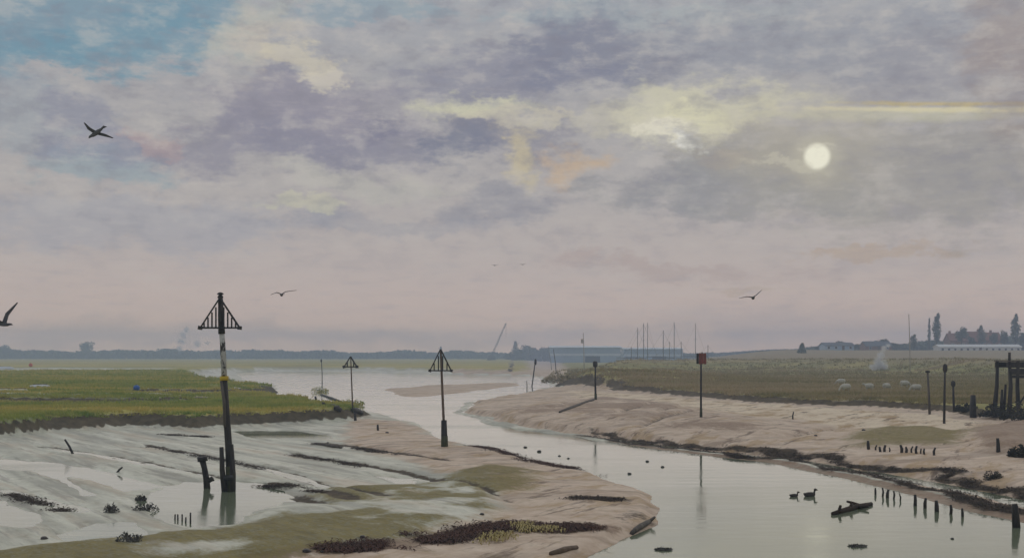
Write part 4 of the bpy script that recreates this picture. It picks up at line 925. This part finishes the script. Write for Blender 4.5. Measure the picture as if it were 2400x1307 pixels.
tree(2254, 820, 764, 36, 497, 'round tree behind the left half of the long white building', 'round', 'leaf2', seed=90)
tree(2302, 820, 762, 26, 499, 'narrow tree rising between the red roofs', 'poplar', 'leaf2', seed=91)
tree(2355, 820, 772, 24, 498, 'smaller tree left of the tall poplar by the right edge', 'round', 'leaf2', seed=92)
tree(2380, 820, 736, 24, 496, 'tall poplar near the right edge of the picture', 'poplar', 'leaf2', seed=93)
tree(2178, 820, 742, 8, 540, 'slim tree just left of the tall narrow tree', 'poplar', 'leaf2', seed=94, n=120)
tree(2120, 826, 806, 26, 560, 'low round tree between the barns and the tall trees', 'round', seed=95)

tree(2228, 820, 786, 30, 560, 'low tree left of the leftmost red roofed cottage', 'round', 'leaf2', seed=120)
tree(2330, 820, 776, 22, 498, 'small round tree before the right red roofed cottage', 'round', 'leaf2', seed=121)
tree(2278, 820, 788, 20, 500, 'low bush like tree before the middle cottage', 'round', 'leaf2', seed=122)
tree(2398, 820, 775, 30, 505, 'tree cut off by the right edge beside the tall poplar', 'round', 'leaf2', seed=123)
tree(2165, 820, 812, 30, 560, 'low round tree under the slim tree', 'round', 'leaf2', seed=124)
tree(2035, 820, 806, 20, 560, 'small tree peeping between the two barns', 'round', 'leaf2', seed=125)
for i_, (px_, ty_, w_, lb_) in enumerate(((1968, 798, 40, 'bushy tree behind the ridge of the left barn'), (2012, 806, 36, 'bushy tree in the gap right of the left barn'), (2048, 797, 44, 'bushy tree behind the left end of the right barn'), (2068, 792, 40, 'tallest bushy tree behind the right barn'),
        (2098, 803, 40, 'bushy tree at the right end of the right barn'), (1926, 812, 34, 'low bushy tree at the left end of the left barn'), (1850, 822, 40, 'low scrub tree on the hill crest left of the dark pointed tree'), (1790, 826, 44, 'low scrub tree on the hill crest right of the red beacon'))):
    tree(px_, 826, ty_, w_, 515 if i_ < 6 else 470, lb_, 'round', 'leaf2', seed=140+i_)
def house(name, px0, px1, eave_y, ridge_y, D, depth, label, wallm, roofm, cat='house', chimney=None, nwin=4, door=True, gable_front=False, base_y=None):
    x0, x1 = (px0-CX)/F*D, (px1-CX)/F*D; xc = (x0+x1)/2; w = x1-x0; z0 = gz(xc, D) if base_y is None else at(0, base_y, D).z
    T = thing(name, (xc, D+depth/2, z0), label, cat); he = at(0, eave_y, D).z-z0; hr = at(0, ridge_y, D).z-z0; d = depth
    he = max(he, 1.8); MB().box((0, 0, he/2-.5), (w, d, he+1)).build('wall', M[wallm], T)
    ov = .35; t_ = .18; rf = MB()
    if gable_front:
        prof = [(-w/2-ov, he-ov*(hr-he)/(w/2)), (0, hr), (w/2+ov, he-ov*(hr-he)/(w/2))]
        vs = [(x, y, z+dz) for y in (-d/2-ov, d/2+ov) for dz in (0.02, t_) for x, z in prof]
        rf.add(vs, [(0, 1, 4, 3), (1, 2, 5, 4), (6, 9, 10, 7), (7, 10, 11, 8), (3, 4, 10, 9), (4, 5, 11, 10), (0, 6, 7, 1), (1, 7, 8, 2), (0, 3, 9, 6), (2, 8, 11, 5)])
        MB().add([(-w/2, -d/2+.01, he), (w/2, -d/2+.01, he), (0, -d/2+.01, hr), (-w/2, d/2-.01, he), (w/2, d/2-.01, he), (0, d/2-.01, hr)], [(0, 1, 2), (3, 5, 4), (0, 3, 4, 1), (0, 2, 5, 3), (1, 4, 5, 2)]).build('gable', M[wallm], T)
    else:
        prof = [(-d/2-ov, he-ov*(hr-he)/(d/2)), (0, hr), (d/2+ov, he-ov*(hr-he)/(d/2))]
        vs = [(x, y, z+dz) for x in (-w/2-ov, w/2+ov) for dz in (0.02, t_) for y, z in prof]
        rf.add(vs, [(0, 3, 4, 1), (1, 4, 5, 2), (6, 7, 10, 9), (7, 8, 11, 10), (3, 9, 10, 4), (4, 10, 11, 5), (0, 1, 7, 6), (1, 2, 8, 7), (0, 6, 9, 3), (2, 5, 11, 8)])
        MB().add([(-w/2+.01, -d/2, he), (-w/2+.01, d/2, he), (-w/2+.01, 0, hr), (w/2-.01, -d/2, he), (w/2-.01, d/2, he), (w/2-.01, 0, hr)], [(0, 2, 1), (3, 4, 5), (0, 1, 4, 3), (0, 3, 5, 2), (1, 2, 5, 4)]).build('gable', M[wallm], T)
    ro = rf.build('roof', M[roofm], T)
    if chimney is not None:
        MB().box((chimney*w, 0, hr+.3), (.8, .8, 1.7)).build('chimney', M['brick'], ro)
    for i in range(nwin):
        x = -w/2+w*(i+.5)/nwin
        if door and i == nwin//2: MB().box((x, -d/2-.03, 1.0), (1.0, .1, 2.0)).build('door', M['brownwood'], T); continue
        f = MB().box((x, -d/2-.03, he*.55), (1.1, .08, 1.2)).build('window', M['white'], T); MB().box((x, -d/2-.08, he*.55), (.86, .05, .96)).build('pane', M['glass'], f)
    return T
house('barn', 1934, 2002, 818, 803, 470, 9, 'grey barn with a dark pitched roof on the hill, the left of two', 'shed', 'slate', 'barn', nwin=4)
house('barn', 2030, 2090, 818, 800, 500, 9, 'brown gabled barn among trees on the hill, the right of two', 'brick', 'slate', 'barn', nwin=3)
house('long_white_building', 2202, 2394, 813, 807.5, 470, 7, 'long low white building with a row of windows below the village trees', 'white', 'white', 'building', nwin=13, base_y=826)
house('cottage', 2228, 2264, 797, 781, 520, 8, 'red roofed cottage behind the left end of the long white building', 'brick', 'roofred', chimney=-.35, nwin=3)
house('cottage', 2270, 2308, 799, 777, 525, 8, 'orange red roofed cottage in the middle behind the long white building', 'brick', 'roofred', chimney=.3, nwin=3)
house('cottage', 2312, 2348, 797, 779, 515, 8, 'red roofed cottage nearest the tall poplar behind the long white building', 'brick', 'roofred', chimney=0, nwin=3)
def shed(px0, px1, top_y, D, label, m1, m2, depth=16):
    x0, x1 = (px0-CX)/F*D, (px1-CX)/F*D; xc = (x0+x1)/2; w = x1-x0; z0 = gz(xc, D); h = at(0, top_y, D).z-z0
    T = thing('boat_shed', (xc, D+depth/2, z0), label, 'shed'); n = max(6, int(w/5))
    for i in range(n):
        for k, (a_, c_, mm_) in enumerate(((0, .42, m1), (.42, .56, m2), (.56, .94, m1))):
            MB().box((-w/2+w*(i+.5)/n, -depth/2+.1+random.uniform(-.02, .02), h*(a_+c_)/2), (w/n*.985, .2, h*(c_-a_)*.99)).build('cladding_panel', M[mm_], T)
    MB().box((0, .15, h*.47), (w-.4, depth-.35, h*.93)).build('frame', M[m1], T)
    ro = MB().add([(x, y, z) for x in (-w/2-.5, w/2+.5) for y, z in ((-depth/2-.5, h*.94), (0, h*1.03), (depth/2+.5, h*.94), (depth/2+.5, h*.90), (0, h*.985), (-depth/2-.5, h*.90))],
        [(0, 1, 7, 6), (1, 2, 8, 7), (2, 3, 9, 8), (3, 4, 10, 9), (4, 5, 11, 10), (5, 0, 6, 11), (0, 5, 4, 1), (1, 4, 3, 2), (6, 7, 10, 11), (7, 8, 9, 10)]).build('roof', M[m2], T)
    MB().box((w*.1, -depth/2-.06, h*.2), (min(7, w*.25), .12, h*.4)).build('door', M['slate'], T)
    return T
shed(1290, 1455, 811, 560, 'long blue clad boat shed with pale stripe, left of the masts', 'shed', 'shedlight')
shed(1462, 1600, 815, 600, 'blue boat shed behind the row of masts', 'shed', 'shedlight')

# --- laid-up boats, only the masts clear the bank
def yacht(px, ty, D, label, hull, ln=8.5, spreader=True):
    x = (px-CX)/F*D; z0 = gz(x, D); T = thing('sailing_boat', (x, D, z0), label, 'boat', 'laid up boats behind the sea bank', rz=random.uniform(-.5, .5)); h = at(px, ty, D).z-z0
    vs = []; fs = []; sec = [(-.5, .30, .75), (-.3, .42, 1.0), (0, .5, 1.1), (.3, .38, 1.05), (.5, .03, .9)]; bm_ = ln*.32
    for u, w, k in sec:
        for a_, zz in ((-1, 1.5), (-.85, .9), (-.35, .45), (0, .25), (.35, .45), (.85, .9), (1, 1.5)): vs.append((u*ln, a_*w*bm_, zz*(1 if zz > 1 else k**-.5)+(.15 if abs(u) > .4 else 0)))
    for i in range(4):
        for j in range(6): fs.append((i*7+j, (i+1)*7+j, (i+1)*7+j+1, i*7+j+1))
    fs += [tuple(range(7)), tuple(28+j for j in range(6, -1, -1))]; fs += [(i*7+6, (i+1)*7+6, (i+1)*7, i*7) for i in range(4)]
    hu = MB().add(vs, fs).build('hull', M[hull], T, True)
    MB().box((-.2, 0, 1.75), (ln*.35, bm_*.55, .5)).build('cabin', M['hullw'], T)
    MB().box((0, 0, .15), (ln*.25, .12, .7)).build('keel', M['slate'], T)
    MB().tube([(.6, 0, 1.5), (.6, 0, h)], [.10, .07], 8).build('mast', M['alloy'], T)
    MB().tube([(.6, 0, 2.6), (-ln*.4, 0, 2.7)], [.07, .06], 7).build('boom', M['alloy'], T)
    if spreader: MB().box((.6, 0, h*.62), (.06, 1.6, .05)).build('spreader', M['alloy'], T)
    for e in (ln*.48, -ln*.48): MB().tube([(e, 0, 1.6), (.6, 0, h*.97)], .018, 4).build('stay', M['alloy'], T)
ms = [(1474, 812, 300), (1489, 768, 305), (1503, 757, 296), (1513, 756, 330), (1549, 774, 300), (1564, 800, 330), (1575, 755, 318), (1591, 800, 305), (1626, 757, 340), (1654, 808, 300)]
for i, (px, ty, D) in enumerate(ms): yacht(px, ty, D, f'{ORD[i]} laid up sailing boat from the left, its mast showing over the sea bank', 'hullb' if i % 3 else 'hullw', 8+(i % 3))
# --- dockside crane far off
D = 800; x = (1152-CX)/F*D; z0 = gz(x, D); T = thing('distant_crane', (x, D, z0), 'distant crane with a long slanting jib on the horizon left of the blue sheds', 'crane')
MB().box((0, 0, 1.6), (5, 4, 2.6)).build('cab', M['slate'], T); MB().box((0, 0, .25), (6, 4.5, .7)).build('track', M['irondark'], T)
j0 = Vector((0, 0, 2.5)); j1 = at(1186, 757, D)-Vector((x, D, z0))
for dx, dy in ((-.5, -.5), (.5, -.5), (-.5, .5), (.5, .5)): MB().tube([j0+Vector((dx, dy, 0)), j1+Vector((dx*.5, dy*.5, 0))], .16, 5).build('jib_chord', M['slate'], T)
for i in range(12): a_, c_ = j0.lerp(j1, i/12), j0.lerp(j1, (i+1)/12); sg = 1 if i % 2 else -1; MB().tube([a_+Vector((.45*sg, -.5, 0)), c_+Vector((-.45*sg, -.5, 0))], .09, 4).build('jib_lacing', M['slate'], T)
MB().tube([j1, j1-Vector((0, 0, 9))], .07, 4).build('hoist_rope', M['irondark'], T)

# --- small bright things on the left marsh
b = G(320, 915); mb = MB().lathe((0, 0, .0), [(.12, 0), (.26, .08), (.32, .25), (.28, .42), (.12, .52)], 12); T = thing('mooring_buoy', b, 'bright blue round mooring buoy stranded on the left marsh', 'buoy')
mb.build('float', M['bluebuoy'], T, True); MB().tube([(0, 0, .5), (0, 0, .6), (.05, 0, .64)], .025, 6).build('ring', M['irondark'], T)
b = G(72, 859); T = thing('mooring_buoy', b, 'small orange buoy far back on the left marsh', 'buoy'); MB().lathe((0, 0, 0), [(.25, 0), (.5, .2), (.55, .5), (.4, .85), (.15, 1.0)], 12).build('float', M['orange'], T, True); MB().tube([(0, 0, 1.0), (0, 0, 1.25)], .06, 6).build('ring', M['irondark'], T)
def dinghy(px, py, ln, label, m, rz):
    b = G(px, py); T = thing('upturned_dinghy', b, label, 'boat', rz=rz); vs = []; fs = []
    for u, w, zz in ((-.5, .30, .75), (-.25, .40, .95), (.1, .40, 1.0), (.35, .26, .9), (.5, .02, .55)):
        for a_, k in ((-1, 0), (-.9, .5), (-.45, .9), (0, 1), (.45, .9), (.9, .5), (1, 0)): vs.append((u*ln, a_*w*ln*.5, k*zz*ln*.17))
    for i in range(4):
        for j in range(6): fs.append((i*7+j, (i+1)*7+j, (i+1)*7+j+1, i*7+j+1))
    fs += [tuple(range(7)), tuple(28+j for j in range(6, -1, -1))]
    MB().add(vs, fs).build('hull', M[m], T, True); MB().box((0, 0, ln*.17), (ln*.7, .06, .08)).build('keel', M['oldwood'], T)
    MB().box((0, 0, .03), (ln*.86, ln*.38, .05)).build('gunwale', M['oldwood'], T)
dinghy(94, 908, 1.9, 'small upturned white dinghy lying on the left marsh', 'canvas', R(15)); dinghy(48, 917, 1.5, 'cream upturned dinghy right of its twin near the left edge', 'creamc', R(-5)); dinghy(10, 917, 1.5, 'cream upturned dinghy at the very left edge', 'creamc', R(8))
dinghy(12, 865, 4.2, 'distant white upturned boat on the marsh at the left edge', 'canvas', R(5))

# ------------------------------------------------------------------ smoke
def smoke(name, puffs, label, dens, colr, wob):
    """soft puffs: density falls off from each centre and is broken up by noise"""
    lo3 = [min(p[k]-r for p, r in puffs) for k in range(3)]; hi3 = [max(p[k]+r for p, r in puffs) for k in range(3)]; c0 = Vector([(a+b_)/2 for a, b_ in zip(lo3, hi3)])
    o = MB().box((0, 0, 0), [b_-a for a, b_ in zip(lo3, hi3)]).build(name, None); o.location = c0
    m = bpy.data.materials.new(name); m.use_nodes = True; t = m.node_tree; t.nodes.clear(); out_ = t.nodes.new('ShaderNodeOutputMaterial'); v = t.nodes.new('ShaderNodeVolumePrincipled')
    v.inputs['Color'].default_value = (*colr, 1); tcn = t.nodes.new('ShaderNodeTexCoord'); n = t.nodes.new('ShaderNodeTexNoise'); n.inputs['Scale'].default_value = wob; n.inputs['Detail'].default_value = 5; n.inputs['Roughness'].default_value = .65
    t.links.new(tcn.outputs['Object'], n.inputs[0]); acc = None
    for p, r in puffs:
        d = t.nodes.new('ShaderNodeVectorMath'); d.operation = 'DISTANCE'; t.links.new(tcn.outputs['Object'], d.inputs[0]); d.inputs[1].default_value = p-c0
        g_ = t.nodes.new('ShaderNodeMapRange'); g_.interpolation_type = 'SMOOTHSTEP'; t.links.new(d.outputs['Value'], g_.inputs[0]); g_.inputs[1].default_value = r; g_.inputs[2].default_value = 0
        if acc is None: acc = g_.outputs[0]
        else:
            x = t.nodes.new('ShaderNodeMath'); x.operation = 'MAXIMUM'; t.links.new(acc, x.inputs[0]); t.links.new(g_.outputs[0], x.inputs[1]); acc = x.outputs[0]
    nr_ = t.nodes.new('ShaderNodeMapRange'); nr_.inputs[1].default_value = .3; nr_.inputs[2].default_value = .7; nr_.inputs[3].default_value = -.6; nr_.inputs[4].default_value = .5; t.links.new(n.outputs[0], nr_.inputs[0])
    x = t.nodes.new('ShaderNodeMath'); x.operation = 'ADD'; t.links.new(acc, x.inputs[0]); t.links.new(nr_.outputs[0], x.inputs[1])
    r2 = t.nodes.new('ShaderNodeMapRange'); r2.inputs[1].default_value = .25; r2.inputs[2].default_value = 1.0; r2.inputs[4].default_value = dens; t.links.new(x.outputs[0], r2.inputs[0])
    x2 = t.nodes.new('ShaderNodeMath'); x2.operation = 'MULTIPLY'; t.links.new(r2.outputs[0], x2.inputs[0]); sm = t.nodes.new('ShaderNodeMapRange'); sm.inputs[2].default_value = .25; t.links.new(acc, sm.inputs[0]); t.links.new(sm.outputs[0], x2.inputs[1])
    t.links.new(x2.outputs[0], v.inputs['Density']); t.links.new(v.outputs[0], out_.inputs['Volume'])
    o.data.materials.append(m); return tag(o, label, 'smoke')
g = G(2062, 868); D = g.y
smoke('bonfire_smoke', [(at(2050, 862, D), 1.6), (at(2062, 854, D), 2.2), (at(2072, 858, D), 1.5), (at(2060, 842, D), 1.4), (at(2064, 830, D), 1.3), (at(2072, 818, D), 1.1), (at(2081, 808, D), .8)], 'white bonfire smoke rising from the hillside below the barns', 2.4, (.99, .99, .99), 1.1)
D = 1000; smoke('chimney_smoke', [(at(422, 815, D), 5.0), (at(424, 800, D), 6.0), (at(430, 785, D), 6.0), (at(438, 774, D), 5.0), (at(462, 806, D), 5.0), (at(486, 802, D), 4.0)], 'pale plume of smoke bending right above the far woods left of the tall beacon', .30, (.66, .76, .88), .16)

# ------------------------------------------------------------------ haze
hz = MB().box((0, 0, 14.5), (2900, 2900, 33)).build('haze', None)
m = bpy.data.materials.new('haze'); m.use_nodes = True; t = m.node_tree; t.nodes.clear(); o_ = t.nodes.new('ShaderNodeOutputMaterial'); v = t.nodes.new('ShaderNodeVolumePrincipled')
v.inputs['Color'].default_value = (.62, .76, 1, 1); v.inputs['Density'].default_value = .0011; v.inputs['Anisotropy'].default_value = 0
t.links.new(v.outputs[0], o_.inputs['Volume']); hz.data.materials.append(m)
tag(hz, 'thin bluish evening haze over the whole estuary', 'haze', kind='stuff')
